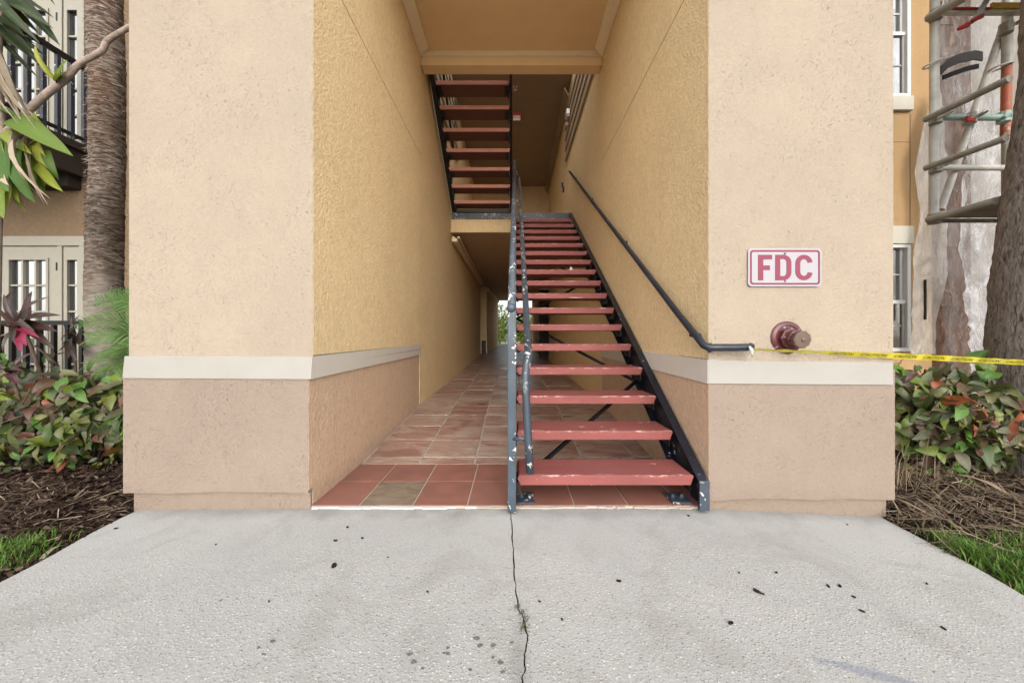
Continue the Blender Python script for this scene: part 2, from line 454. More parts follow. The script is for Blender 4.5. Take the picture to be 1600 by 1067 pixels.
M['moss'] = island_col('moss blade', [(0, C(0.03, 0.045, 0.015)), (0.6, C(0.06, 0.075, 0.03)), (1, C(0.12, 0.11, 0.06))], 0.9)


def bark(name, cols, sc, bump, horiz):
    t = NT(name)
    v = t.pos(scale=sc)
    n = t.noise(9, 7, 0.68, v, 0.7)
    n2 = t.noise(1.5, 4, 0.6, t.pos())
    c = t.ramp(n, cols)
    c = t.mix(t.math('MULTIPLY', t.step(n2, 0.45, 0.7), 0.55), c, C(*horiz))
    return t.done(c, 0.95, t.bump(n, 1.0, bump), spec=0.1)


def bark_two():
    t = NT('palm bark fibrous above ringed grey below')
    z = t.n('SeparateXYZ', {0: t.pos()}).outputs[2]
    v = t.pos(scale=(1.1, 1.1, 5.5))
    n = t.noise(9, 7, 0.7, v, 1.2)
    n2 = t.noise(2.2, 4, 0.6, t.pos())
    a = t.ramp(n, [(0.32, C(0.028, 0.018, 0.014)), (0.45, C(0.13, 0.095, 0.075)), (0.56, C(0.29, 0.24, 0.20)), (0.75, C(0.42, 0.37, 0.33))])
    a = t.mix(t.math('MULTIPLY', t.step(n2, 0.46, 0.66), 0.6), a, C(0.13, 0.062, 0.032))
    m = t.noise(7, 6, 0.65, t.pos(scale=(0.8, 0.8, 3.6)), 0.9)
    b = t.ramp(m, [(0.3, C(0.08, 0.065, 0.054)), (0.46, C(0.26, 0.23, 0.195)), (0.72, C(0.42, 0.385, 0.335))])
    f = t.step(t.math('ADD', z, t.math('MULTIPLY', t.math('SUBTRACT', n2, 0.5), 1.2)), 1.25, 1.6)
    c = t.mix(f, b, a)
    return t.done(c, 0.95, t.bump(t.math('ADD', n, m), 1.0, 0.02), spec=0.1)


M['bark_two'] = bark_two()
M['bark_l'] = bark('fibrous palm bark', [(0.3, C(0.045, 0.03, 0.022)), (0.48, C(0.17, 0.125, 0.095)), (0.62, C(0.30, 0.24, 0.19)), (0.8, C(0.42, 0.36, 0.30))], (1.1, 1.1, 5.5), 0.02, (0.19, 0.10, 0.055))
M['bark_l2'] = bark('ringed palm bark', [(0.3, C(0.13, 0.105, 0.085)), (0.5, C(0.30, 0.26, 0.215)), (0.75, C(0.46, 0.42, 0.36))], (0.7, 0.7, 3.2), 0.012, (0.26, 0.22, 0.18))
M['bark_r'] = bark('grey palm bark', [(0.34, C(0.03, 0.024, 0.02)), (0.45, C(0.22, 0.19, 0.17)), (0.60, C(0.38, 0.34, 0.31)), (0.85, C(0.50, 0.46, 0.42))], (5.5, 5.5, 1.6), 0.03, (0.29, 0.235, 0.195))
M['fibre'] = island_col('palm fibre', [(0, C(0.03, 0.018, 0.012)), (0.3, C(0.13, 0.085, 0.06)), (0.6, C(0.31, 0.25, 0.205)), (1, C(0.45, 0.39, 0.34))], 0.95, spec=0.1)
M['twig'] = bark('twig bark', [(0.3, C(0.14, 0.10, 0.08)), (0.55, C(0.31, 0.25, 0.21)), (0.8, C(0.42, 0.37, 0.32))], (2, 2, 2), 0.006, (0.33, 0.27, 0.23))
M['stem'] = bark('shrub stem bark', [(0.3, C(0.06, 0.04, 0.03)), (0.6, C(0.15, 0.105, 0.08)), (0.8, C(0.24, 0.18, 0.14))], (3, 3, 3), 0.005, (0.12, 0.08, 0.06))


def glass():
    t = NT('window glass')
    c = t.ramp(t.noise(2, 2, 0.5, t.pos()), [(0.3, C(0.02, 0.024, 0.03)), (0.7, C(0.045, 0.05, 0.055))])
    t.b.inputs['IOR'].default_value = 4.2
    return t.done(c, 0.03, spec=0.5)


M['glass'] = glass()


def plastic(name, lo, hi, tint, glints, rot):
    t = NT(name)
    n = t.noise(2.0, 4, 0.55, t.pos(scale=(1.6, 1.6, 0.45)), 0.8)
    sv = t.pos(scale=(2.2, 2.2, 0.42), rot=rot)
    n2 = t.noise(6.5, 4, 0.6, sv, 1.4)
    ridge = t.math('SUBTRACT', 1.0, t.step(t.math('ABSOLUTE', t.math('SUBTRACT', n2, 0.5)), 0.0, 0.05))
    t.done(tint, 0.13, t.bump(n2, 0.6, 0.05), spec=0.8)
    tl = t.n('BsdfTranslucent', {'Color': tint})
    ml = t.n('MixShader', {0: 0.25, 1: t.b.outputs[0], 2: tl.outputs[0]})
    tr = t.n('BsdfTransparent', {'Color': C(0.95, 0.95, 0.95)})
    fac = t.n('MapRange', {'Value': n, 'From Min': 0.38, 'From Max': 0.68, 'To Min': lo, 'To Max': hi}).outputs[0]
    fac = t.math('ADD', fac, t.math('MULTIPLY', ridge, glints))  # wrinkle glints painted in as paler, more opaque lines
    mx = t.n('MixShader', {0: fac, 1: tr.outputs[0], 2: ml.outputs[0]})
    t.t.links.new(mx.outputs[0], t.out.inputs['Surface'])
    return t.m


M['plastic'] = plastic('clear sheeting', 0.05, 0.30, C(0.52, 0.53, 0.56), 0.14, (0, 0, 0))
M['plastic_l'] = plastic('wrinkled clear sheeting', 0.10, 0.62, C(0.50, 0.51, 0.54), 0.22, (0, 0.45, 0))
M['plastic_w'] = plastic('milky sheeting', 0.50, 0.80, C(0.42, 0.395, 0.365), 0.06, (0, 0, 0))
M['pipe'] = chipped('galvanised scaffold pipe', C(0.44, 0.43, 0.40), 0.66, 0.03, 0.5, 0.35, C(0.62, 0.60, 0.56))
M['pipe_teal'] = chipped('teal scaffold pipe', C(0.22, 0.33, 0.29), 0.62, 0.03, 0.5, 0.3, C(0.5, 0.5, 0.46))
M['pipe_grey'] = chipped('weathered scaffold pipe', C(0.26, 0.25, 0.215), 0.66, 0.03, 0.6, 0.5, C(0.42, 0.40, 0.36))
M['pipe_orange'] = chipped('orange scaffold pipe', C(0.34, 0.085, 0.035), 0.50, 0.08, 0.6, 0.4, C(0.36, 0.30, 0.25))
M['plank_y'] = paint('yellow scaffold board', C(0.50, 0.29, 0.03), 0.7, 0.3)
M['plank'] = paint('grey scaffold plank', C(0.30, 0.26, 0.21), 0.85, 0.3, None, 5, 0.4)
M['red_bit'] = paint('red rag', C(0.40, 0.03, 0.03), 0.8, 0.2)
M['sheath'] = bark('bare brown sheathing', [(0.3, C(0.035, 0.02, 0.013)), (0.5, C(0.085, 0.047, 0.03)), (0.7, C(0.14, 0.08, 0.052))], (2, 2, 0.6), 0.004, (0.075, 0.048, 0.035))
M['wrap'] = paint('grey wall wrap', C(0.21, 0.19, 0.165), 0.8, 0.15, C(0.12, 0.10, 0.085), 2.0)
M['wrap_old'] = bark('torn pale wall wrap', [(0.3, C(0.10, 0.088, 0.075)), (0.5, C(0.22, 0.20, 0.175)), (0.7, C(0.36, 0.34, 0.31))], (1, 1, 0.5), 0.01, (0.11, 0.095, 0.08))
M['tape_black'] = paint('black edging', C(0.0015, 0.0015, 0.0015), 0.95, 0.02)
M['tape_grey'] = paint('grey edging', C(0.018, 0.016, 0.015), 0.9, 0.2)


def tape_mat():
    t = NT('yellow tape')
    return t.done(t.mix(t.step(t.noise(6, 3, 0.5, t.pos()), 0.4, 0.7), C(0.58, 0.50, 0.03), C(0.62, 0.57, 0.10)), 0.35, spec=0.4)


M['tape'] = tape_mat()
M['ink'] = paint('black print', C(0.02, 0.02, 0.015), 0.6, 0.1)
M['sign_white'] = paint('faded sign white', C(0.33, 0.325, 0.355), 0.5, 0.15, C(0.33, 0.27, 0.31), 6, 0.05)
M['sign_red'] = paint('faded sign red', C(0.19, 0.028, 0.060), 0.5, 0.2, C(0.19, 0.045, 0.085), 8, 0.05)
M['fdc'] = chipped('maroon pipe paint', C(0.095, 0.02, 0.026), 0.60, 0.05, 0.35, 0.3, C(0.28, 0.20, 0.21))
M['fdc_cap'] = chipped('worn brass cap', C(0.13, 0.085, 0.068), 0.58, 0.06, 0.45, 0.3, C(0.24, 0.20, 0.18))
M['alarm_red'] = paint('alarm red', C(0.42, 0.09, 0.08), 0.5, 0.1)
M['alarm_lens'] = paint('alarm lens', C(0.6, 0.5, 0.48), 0.3, 0.1)
M['chrome'] = NT('chrome')
M['chrome'].done(C(0.7, 0.7, 0.7), 0.25, metal=1.0)
M['chrome'] = M['chrome'].m
M['asphalt'] = paint('asphalt', C(0.055, 0.055, 0.055), 0.9, 0.2)
M['lawn'] = paint('mown lawn ground', C(0.09, 0.12, 0.04), 0.95, 0.3)


# ------------------------------------------------------------------ mesh helpers
def frame(d, up=Vector((0, 0, 1))):
    d = d.normalized()
    if abs(d.dot(up)) > 0.97:
        up = Vector((1, 0, 0)) if abs(d.x) < 0.9 else Vector((0, 1, 0))
    a = d.cross(up).normalized()
    return a, a.cross(d).normalized()


class MB:
    def __init__(s):
        s.v, s.f, s.uv = [], [], {}

    def add(s, verts, faces):
        k = len(s.v)
        s.v += [Vector(p) for p in verts]
        s.f += [tuple(i + k for i in f) for f in faces]
        return s

    def hexa(s, b, t):
        """bottom ring b and top ring t, four points each, counter-clockwise from above"""
        return s.add(list(b) + list(t), [(3, 2, 1, 0), (4, 5, 6, 7), (0, 1, 5, 4), (1, 2, 6, 5), (2, 3, 7, 6), (3, 0, 4, 7)])

    def box(s, x0, x1, y0, y1, z0, z1):
        x0, x1 = min(x0, x1), max(x0, x1)
        y0, y1 = min(y0, y1), max(y0, y1)
        z0, z1 = min(z0, z1), max(z0, z1)
        r = [(x0, y0), (x1, y0), (x1, y1), (x0, y1)]
        return s.hexa([(x, y, z0) for x, y in r], [(x, y, z1) for x, y in r])

    def plan(s, ring, z0, z1):
        n = len(ring)
        zz0 = z0 if isinstance(z0, (list, tuple)) else [z0] * n
        zz1 = z1 if isinstance(z1, (list, tuple)) else [z1] * n
        vs = [(x, y, zz0[i]) for i, (x, y) in enumerate(ring)] + [(x, y, zz1[i]) for i, (x, y) in enumerate(ring)]
        fs = [tuple(range(n - 1, -1, -1)), tuple(range(n, 2 * n))] + [(i, (i + 1) % n, n + (i + 1) % n, n + i) for i in range(n)]
        return s.add(vs, fs)

    def bar(s, a, b, w, h=None):
        """square bar from a to b"""
        a, b = Vector(a), Vector(b)
        h = h or w
        u, v = frame(b - a)
        u, v = u * w / 2, v * h / 2
        return s.hexa([a - u - v, a + u - v, a + u + v, a - u + v], [b - u - v, b + u - v, b + u + v, b - u + v])

    def tube(s, pts, r, n=8, cap=True):
        pts = [Vector(p) for p in pts]
        m = len(pts)
        rs = r if isinstance(r, (list, tuple)) else [r] * m
        vs, fs = [], []
        up = None
        for i, p in enumerate(pts):
            d = (pts[min(i + 1, m - 1)] - pts[max(i - 1, 0)]).normalized()
            if up is None:
                a, up = frame(d)
            a = d.cross(up).normalized()
            up = a.cross(d).normalized()
            for k in range(n):
                t = 2 * math.pi * k / n
                vs.append(p + (a * math.cos(t) + up * math.sin(t)) * rs[i])
        for i in range(m - 1):
            for k in range(n):
                k2 = (k + 1) % n
                fs.append((i * n + k, i * n + k2, (i + 1) * n + k2, (i + 1) * n + k))
        if cap:
            fs.append(tuple(range(n - 1, -1, -1)))
            fs.append(tuple((m - 1) * n + k for k in range(n)))
        return s.add(vs, fs)

    def lathe(s, base, axis, prof, n=20):
        """prof: list of (distance along axis, radius)"""
        base, axis = Vector(base), Vector(axis).normalized()
        return s.tube_prof(base, axis, prof, n)

    def tube_prof(s, base, axis, prof, n):
        a, b = frame(axis)
        vs, fs = [], []
        for (h, r) in prof:
            for k in range(n):
                t = 2 * math.pi * k / n
                vs.append(base + axis * h + (a * math.cos(t) + b * math.sin(t)) * r)
        m = len(prof)
        for i in range(m - 1):
            for k in range(n):
                k2 = (k + 1) % n
                fs.append((i * n + k, i * n + k2, (i + 1) * n + k2, (i + 1) * n + k))
        fs.append(tuple(range(n - 1, -1, -1)))
        fs.append(tuple((m - 1) * n + k for k in range(n)))
        return s.add(vs, fs)

    def mesh(s, name, off=Vector((0, 0, 0)), smooth=False, bevel=0.0):
        me = bpy.data.meshes.new(name)
        me.from_pydata([tuple(p - off) for p in s.v], [], s.f)
        bm = bmesh.new()
        bm.from_mesh(me)
        if not getattr(s, 'open', False):
            bmesh.ops.recalc_face_normals(bm, faces=bm.faces)
        if bevel:
            es = [e for e in bm.edges if len(e.link_faces) == 2 and e.calc_face_angle(0) > 0.5]
            bmesh.ops.bevel(bm, geom=es, offset=bevel, segments=2, affect='EDGES', profile=0.6)
        bm.to_mesh(me)
        bm.free()
        if smooth:
            me.polygons.foreach_set('use_smooth', [True] * len(me.polygons))
            if smooth == 'sharp':
                me.set_sharp_from_angle(angle=math.radians(40))
        return me


def wloc(o):
    p = Vector((0, 0, 0))
    while o is not None:
        p += o.location
        o = o.parent
    return p


def put(name, mb, mat, parent=None, smooth=False, bevel=0.0, origin=None):
    if origin is None:
        lo = Vector((min(p.x for p in mb.v), min(p.y for p in mb.v), min(p.z for p in mb.v)))
        hi = Vector((max(p.x for p in mb.v), max(p.y for p in mb.v), max(p.z for p in mb.v)))
        origin = (lo + hi) / 2
        origin.z = lo.z
    me = mb.mesh(name, origin, smooth, bevel)
    if mat is not None:
        me.materials.append(mat)
    o = bpy.data.objects.new(name, me)
    COL.objects.link(o)
    if parent is not None:
        o.parent = parent
        o.location = origin - wloc(parent)
    else:
        o.location = origin
    return o


def tag(o, label=None, cat=None, group=None, kind=None):
    if label:
        o['label'] = label
    if cat:
        o['category'] = cat
    if group:
        o['group'] = group
    if kind:
        o['kind'] = kind
    return o


def thing(name, loc, label, cat, group=None):
    o = bpy.data.objects.new(name, None)
    COL.objects.link(o)
    o.location = loc
    o.empty_display_size = 0.1
    return tag(o, label, cat, group)


# ------------------------------------------------------------------ ground, walkway, passage floor
def grid_sheet(name, x0, x1, y0, y1, nx, ny, zf, mat, kind='structure'):
    mb = MB()
    mb.open = True
    vs = []
    for j in range(ny + 1):
        for i in range(nx + 1):
            x = x0 + (x1 - x0) * i / nx
            y = y0 + (y1 - y0) * j / ny
            vs.append((x, y, zf(x, y)))
    fs = [(j * (nx + 1) + i, j * (nx + 1) + i + 1, (j + 1) * (nx + 1) + i + 1, (j + 1) * (nx + 1) + i) for j in range(ny) for i in range(nx)]
    mb.add(vs, fs)
    return tag(put(name, mb, mat, smooth=True), kind=kind)


mb = MB()
mb.open = True
mb.add([(-600, -600, -0.35), (600, -600, -0.35), (600, 600, -0.35), (-600, 600, -0.35)], [(0, 1, 2, 3)])
tag(put('ground', mb, M['lawn']), 'flat lawn ground around the building', kind='structure')
mb = MB()
mb.add([(-60, -22, -0.2), (60, -22, -0.2), (60, -6, -0.2), (-60, -6, -0.2)], [(0, 1, 2, 3)])
mb.open = True
tag(put('road', mb, M['asphalt']), 'asphalt parking road in front of the building', kind='structure')


def walk_z(x, y):
    z = -0.016
    if x > 1.1:
        z -= 0.05 * min(1, (x - 1.1) / 1.1)
    if x < -1.1:
        z -= 0.008 * min(1, (-x - 1.1) / 1.1)
    if y < 2.0:
        z -= 0.004 * (2.0 - y)
    return z


crack = [(797, 790), (798.5, 806), (800, 822), (801, 850), (802, 862), (803.5, 885), (804, 905), (807, 930), (809, 950), (815, 958), (820, 975), (823, 988), (824.5, 998), (821, 1016), (819, 1030), (821, 1042), (817, 1052), (816.5, 1067)]
cpts = []
for (x, y) in crack:
    Y = F * (H + 0.018) / (y - CY)
    cpts.append(((x - CX) * Y / F, Y))
cpts[0] = (cpts[0][0], 2.135)
rc = random.Random(5)
yy = cpts[-1][1]
xx = cpts[-1][0]
while yy > -6.1:
    yy -= rc.uniform(0.03, 0.09)
    xx += rc.uniform(-0.008, 0.008)
    cpts.append((xx, max(yy, -6.1)))
# refine with small jags
fine_c = []
for (a, b) in zip(cpts[:-1], cpts[1:]):
    for k in range(3):
        t = k / 3
        fine_c.append((a[0] + (b[0] - a[0]) * t + (rc.uniform(-0.0035, 0.0035) if k else 0), a[1] + (b[1] - a[1]) * t))
fine_c.append(cpts[-1])


def left_edge(y):
    return -2.135 + 0.09 * max(0, (2.1 - y)) + 0.012 * math.sin(y * 9) + 0.01 * mnoise.noise((y * 5, 0, 0)) if y > -1 else -1.85


def right_edge(y):
    return 2.12 - 0.14 * max(0, (2.1 - y)) + 0.012 * math.sin(y * 8 + 1) + 0.01 * mnoise.noise((y * 5, 3, 0)) if y > -1 else 1.7


for side, lab in ((-1, 'pale concrete walkway slab left of the crack'), (1, 'pale concrete walkway slab right of the crack')):
    mb = MB()
    n = 14
    vs, fs = [], []
    for (cx_, cy_) in fine_c:
        e = left_edge(cy_) if side < 0 else right_edge(cy_)
        gap = 0.0028 + 0.0022 * (mnoise.noise((cy_ * 14, 2.0, 0)))
        for k in range(n + 1):
            x = (e + (cx_ - gap - e) * k / n) if side < 0 else (cx_ + gap + (e - cx_ - gap) * k / n)
            vs.append((x, cy_, walk_z(x, cy_)))
        # skirt row is added below
    rows = len(fine_c)
    for j in range(rows - 1):
        for k in range(n):
            a = j * (n + 1) + k
            fs.append((a, a + n + 1, a + n + 2, a + 1))
    base = len(vs)
    for j in range(rows):
        for k in (0, n):
            v = vs[j * (n + 1) + k]
            vs.append((v[0], v[1], v[2] - 0.1))
    for j in range(rows - 1):
        fs.append((j * (n + 1), base + 2 * j, base + 2 * (j + 1), (j + 1) * (n + 1)))
        fs.append((j * (n + 1) + n, (j + 1) * (n + 1) + n, base + 2 * (j + 1) + 1, base + 2 * j + 1))
    mb.add(vs, fs)
    o = put('walkway', mb, M['concrete'])
    tag(o, lab, kind='structure')
mb = MB()
mb.box(-2.0, 2.0, -6.1, 2.6, -0.3, -0.06)
tag(put('walkway_base', mb, M['soil']), 'dark earth under the walkway crack', kind='structure')


def bed_z_l(x, y):
    d = -2.14 - x
    return -0.045 + 0.05 * min(1, max(0, d) / 0.5) + 0.025 * mnoise.noise((x * 3, y * 3, 0)) + 0.012 * mnoise.noise((x * 11, y * 11, 4))


def bed_z_r(x, y):
    d = x - 2.05
    return -0.085 + 0.055 * min(1, max(0, d) / 0.6) + 0.025 * mnoise.noise((x * 3, y * 3, 7)) + 0.012 * mnoise.noise((x * 11, y * 11, 2))


tag(grid_sheet('planting_bed', -9, -2.0, -3, 4.69, 120, 130, lambda x, y: bed_z_l(x, y) - (0.06 if x > -2.1 else 0), M['soil']), 'dark mulched planting bed left of the walkway')
tag(grid_sheet('planting_bed', 1.95, 9, -3, 4.69, 120, 130, lambda x, y: bed_z_r(x, y) - (0.06 if x < 2.08 else 0), M['soil']), 'straw littered planting bed right of the walkway')


def floor_z(y):
    pts = [(2.0, 0.0), (2.80, 0.0), (4.55, 0.122), (13.3, 0.27), (19.0, 0.50), (40, 0.5)]
    for (a, za), (b, zb) in zip(pts[:-1], pts[1:]):
        if y <= b:
            return za + (zb - za) * max(0, (y - a)) / (b - a)
    return 0.5


mb = MB()
ys = [2.118, 2.80]
mb.box(-1.149, 1.1245, 2.116, 2.80, -0.2, -0.0045)
fl = put('breezeway_floor', mb, M['grout'])
tag(fl, 'tiled floor of the breezeway between the stucco walls', kind='structure')
mb = MB()
ys = [2.80, 4.55, 9, 13.3, 19.2]
for a, b in zip(ys[:-1], ys[1:]):
    za, zb = floor_z(a) - 0.005, floor_z(b) - 0.005
    mb.hexa([(-1.5, a, -0.2), (1.5, a, -0.2), (1.5, b, -0.2), (-1.5, b, -0.2)], [(-1.5, a, za), (1.5, a, za), (1.5, b, zb), (-1.5, b, zb)])
put('grout_bed', mb, M['grout_old'], fl)
# white lip of old mortar under the front tiles, broken and uneven
mb = MB()
mb2 = MB()
x = -1.14
while x < 1.09:
    w = R.uniform(0.02, 0.075)
    if R.random() < 0.92 or x < -0.4:
        d = R.uniform(0.0, 0.008)
        (mb if x < -0.25 else mb2).box(x, min(x + w, 1.1), 2.108 - d - (0.004 if x < -0.4 else 0), 2.116, -0.014, -0.003 - R.uniform(0, 0.004))
    x += w
tag(put('mortar_lip', mb, M['white'], fl), 'white painted broken mortar edge', kind='stuff')
tag(put('mortar_lip', mb2, M['grout_old'], fl), 'beige broken mortar edge at the stair foot', kind='stuff')  # grout coloured instead of white along the stair


def tile(x0, x1, y0, y1, mat, g=0.004, jit=0.0012):
    z0, z1 = floor_z(y0), floor_z(y1)
    j = lambda: R.uniform(-jit, jit)
    mb = MB()
    b = [(x0 + g, y0 + g), (x1 - g, y0 + g), (x1 - g, y1 - g), (x0 + g, y1 - g)]
    zt = [z0 + j(), z0 + j(), z1 + j(), z1 + j()]
    e = 0.003
    t = [(x0 + g + e, y0 + g + e), (x1 - g - e, y0 + g + e), (x1 - g - e, y1 - g - e), (x0 + g + e, y1 - g - e)]
    mb.hexa([(b[k][0], b[k][1], zt[k] - 0.012) for k in range(4)], [(b[k][0], b[k][1], zt[k] - 0.0015) for k in range(4)])
    k0 = len(mb.v)
    mb.v += [Vector((t[k][0], t[k][1], zt[k])) for k in range(4)]
    mb.f.remove((4, 5, 6, 7))
    mb.f += [(4, 5, k0 + 1, k0), (5, 6, k0 + 2, k0 + 1), (6, 7, k0 + 3, k0 + 2), (7, 4, k0, k0 + 3), (k0, k0 + 1, k0 + 2, k0 + 3)]
    return put('tile', mb, mat, fl)


xs = [-1.19, -0.88, -0.572, -0.258, 0.05, 0.36, 0.67, 0.98, 1.2]
for i in range(len(xs) - 1):
    for r, (y0, y1) in enumerate(((2.118, 2.466), (2.466, 2.80))):
        grey = (i == 1 and r == 0)
        o = tile(xs[i], xs[i + 1], y0, y1, M['tile_grey'] if grey else M['tile_new'], 0.0042)
        if grey:
            o['label'] = 'worn grey brown tile among the terracotta ones'
xs = [-1.14, -0.71, -0.287, 0.13, 0.55, 0.97, 1.14]
y = 2.80
row = 0
while y < 10.0:
    d = 0.13 if row == 0 else 0.395
    for i in range(6):
        tile(xs[i], xs[i + 1], y, y + d, M['tile_old'], 0.0085, 0.003)
    y += d
    row += 1
mb = MB()
mb.open = True
yf = [y, 13.3, 19.1]
for a, b in zip(yf[:-1], yf[1:]):
    mb.add([(-1.5, a, floor_z(a)), (1.5, a, floor_z(a)), (1.5, b, floor_z(b)), (-1.5, b, floor_z(b))], [(0, 1, 2, 3)])
put('far_tiles', mb, M['tile_far'], fl)
mb = MB()
mb.open = True
mb.add([(-3, 19.1, 0.46), (3, 19.1, 0.46), (8, 30, 0.46), (-8, 30, 0.46)], [(0, 1, 2, 3)])
tag(put('path', mb, M['slab']), 'pale paving beyond the far end of the breezeway', kind='structure')

# ------------------------------------------------------------------ the building
bld = thing('apartment_building', (0, 2.1, 0), 'tan stucco apartment building with open stair breezeway between two piers', 'building')
XL, XR = -1.132, 1.118          # faces of the passage walls
TOP = 6.3  # walls stop low so that skylight fills the stairwell


def rough_edge_box(x0, x1, y0, y1, z0, z1, amp, seed):
    """box whose lower edge wavers like hand-floated stucco"""
    mb = MB()
    n = 26
    vs, fs = [], []
    for k in range(n + 1):
        x = x0 + (x1 - x0) * k / n
        zb = z0 + amp * mnoise.noise((x * 3.0, seed, 0)) + amp * 0.35 * mnoise.noise((x * 14, seed, 1))
        vs += [(x, y0, zb), (x, y1, zb), (x, y1, z1), (x, y0, z1)]
    for k in range(n):
        a, b = 4 * k, 4 * k + 4
        fs += [(a, a + 1, b + 1, b), (a + 1, a + 2, b + 2, b + 1), (a + 2, a + 3, b + 3, b + 2), (a + 3, a, b, b + 3)]
    fs += [(0, 3, 2, 1), (4 * n, 4 * n + 1, 4 * n + 2, 4 * n + 3)]
    return mb.add(vs, fs)


# left pier: upper coat in two lifts with a seam at z 3.2
JY = 4.575
mb = MB()
mb.box(-2.178, XL, 2.1, JY, 0.80, 3.198)
mb.box(-2.178, XL, 2.1, JY, 3.204, TOP)
mb.box(-2.165, XL - 0.008, 2.107, JY - 0.01, 3.0, 3.4)
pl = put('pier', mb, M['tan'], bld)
pl['label'] = 'left stucco pier with tan upper coat'
mb = MB()
mb.box(XL - 0.03, XL + 0.001, 2.103, JY - 0.002, 0.863, 3.197)
mb.box(XL - 0.03, XL + 0.001, 2.103, JY - 0.002, 3.204, TOP)
put('passage_face', mb, M['tan_lit'], pl)
mb = rough_edge_box(-2.197, -1.15, 2.086, JY - 0.004, 0.085, 0.80, 0.012, 1.3)
put('lower_coat', mb, M['brown'], pl)
mb = MB()
mb.box(-1.18, -1.1485, 2.0875, JY - 0.006, 0.10, 0.79)
mb.box(-1.18, -1.149, 2.13, JY - 0.006, 0.0, 0.0995)
put('passage_lower_coat', mb, M['brown_lit'], pl)
mb = MB()
mb.box(-2.165, -1.152, 2.112, 3.0, -0.15, 0.13)
put('plinth', mb, M['brown'], pl, bevel=0.006)
mb = MB()
mb.hexa([(-2.194, 2.078, 0.732), (-1.136, 2.078, 0.726), (-1.140, 2.4, 0.728), (-2.194, 2.4, 0.738)],
        [(-2.186, 2.082, 0.857), (-1.132, 2.082, 0.853), (-1.136, 2.4, 0.855), (-2.186, 2.4, 0.866)])
put('trim_band', mb, M['trim'], pl, bevel=0.003)
mb = MB()
mb.hexa([(-1.2, 2.081, 0.7262), (-1.1345, 2.081, 0.7262), (-1.1345, JY - 0.002, 0.738), (-1.2, JY - 0.002, 0.738)],
        [(-1.2, 2.085, 0.8528), (-1.130, 2.085, 0.8528), (-1.130, JY - 0.002, 0.866), (-1.2, JY - 0.002, 0.866)])
put('passage_band', mb, M['trim_lit'], pl)

# right pier
mb = MB()
mb.box(XR, 2.168, 2.1, JY, 0.78, 3.148)
mb.box(XR, 2.168, 2.1, JY, 3.154, TOP)
mb.box(XR + 0.008, 2.16, 2.107, JY - 0.01, 3.0, 3.4)
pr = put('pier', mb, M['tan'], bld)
pr['label'] = 'right stucco pier carrying the fire connection'
mb = MB()
mb.box(XR - 0.001, XR + 0.03, 2.103, JY - 0.002, 0.84, 3.147)
mb.box(XR - 0.001, XR + 0.03, 2.103, JY - 0.002, 3.154, TOP)
put('passage_face', mb, M['tan_lit'], pr)
mb = rough_edge_box(1.1135, 2.163, 2.086, JY - 0.004, 0.045, 0.78, 0.014, 4.7)
put('lower_coat', mb, M['brown'], pr)
mb = MB()
mb.box(1.112, 1.14, 2.0875, JY - 0.006, 0.075, 0.77)
mb.box(1.1125, 1.14, 2.13, JY - 0.006, 0.0, 0.0745)
put('passage_lower_coat', mb, M['brown_lit'], pr)
mb = MB()
mb.box(1.125, 2.118, 2.112, 3.0, -0.2, 0.1)
mb.box(2.118, 2.16, 2.13, 3.0, -0.2, 0.1)
put('plinth', mb, M['brown'], pr, bevel=0.006)
mb = MB()
mb.hexa([(1.104, 2.078, 0.702), (2.148, 2.078, 0.694), (2.148, 2.4, 0.694), (1.108, 2.4, 0.704)],
        [(1.106, 2.082, 0.835), (2.146, 2.082, 0.818), (2.146, 2.4, 0.818), (1.110, 2.4, 0.837)])
put('trim_band', mb, M['trim'], pr, bevel=0.003)
mb = MB()
mb.hexa([(1.1025, 2.081, 0.7022), (1.17, 2.081, 0.7022), (1.17, JY - 0.002, 0.72), (1.1025, JY - 0.002, 0.72)],
        [(1.1045, 2.085, 0.8348), (1.17, 2.085, 0.8348), (1.17, JY - 0.002, 0.85), (1.1045, JY - 0.002, 0.85)])
put('passage_band', mb, M['trim_lit'], pr)

# passage walls further in
mb = MB()
mb.box(-1.5, -1.146, 4.58, 6.84, -0.1, TOP)
mb.box(-1.5, -1.148, 6.845, 13.3, -0.1, TOP)
mb.box(-1.5, -1.17, 4.5, 7.0, -0.1, TOP)
put('passage_wall', mb, M['tan_lit'], bld)
mb = MB()
mb.plan([(-1.5, 14.0), (-0.95, 14.0), (-0.72, 19.1), (-1.5, 19.1)], 0, 3.0)
put('passage_wall', mb, M['tan_lit'], bld)
mb = MB()
mb.box(-1.6, -1.45, 13.2, 14.1, 0, 3.0)
put('recess_wall', mb, M['dark_wood'], bld)
mb = MB()
mb.box(-1.13, -0.99, 13.75, 13.99, 0.25, 0.80)
put('recess_box', mb, M['black'], bld)
mb = MB()
mb.box(XR + 0.004, 1.5, 4.58, 6.84, -0.1, TOP)
mb.box(XR + 0.006, 1.5, 6.845, 11.3, -0.1, TOP)
mb.box(XR + 0.006, 1.5, 11.3, 12.4, 2.85, TOP)
mb.box(XR + 0.03, 1.5, 4.5, 7.0, -0.1, TOP)
put('passage_wall', mb, M['tan_lit'], bld)
mb = MB()
mb.plan([(0.90, 12.4), (1.5, 12.4), (1.5, 19.1), (1.03, 19.1)], 0, 3.0)
put('passage_wall', mb, M['tan_lit'], bld)
mb = MB()
mb.box(1.45, 1.6, 11.2, 12.5, 0, 3.0)
mb.box(0.9, 1.5, 12.385, 12.397, 0.2, 2.5)
put('recess_door', mb, M['dark_wood'], bld)

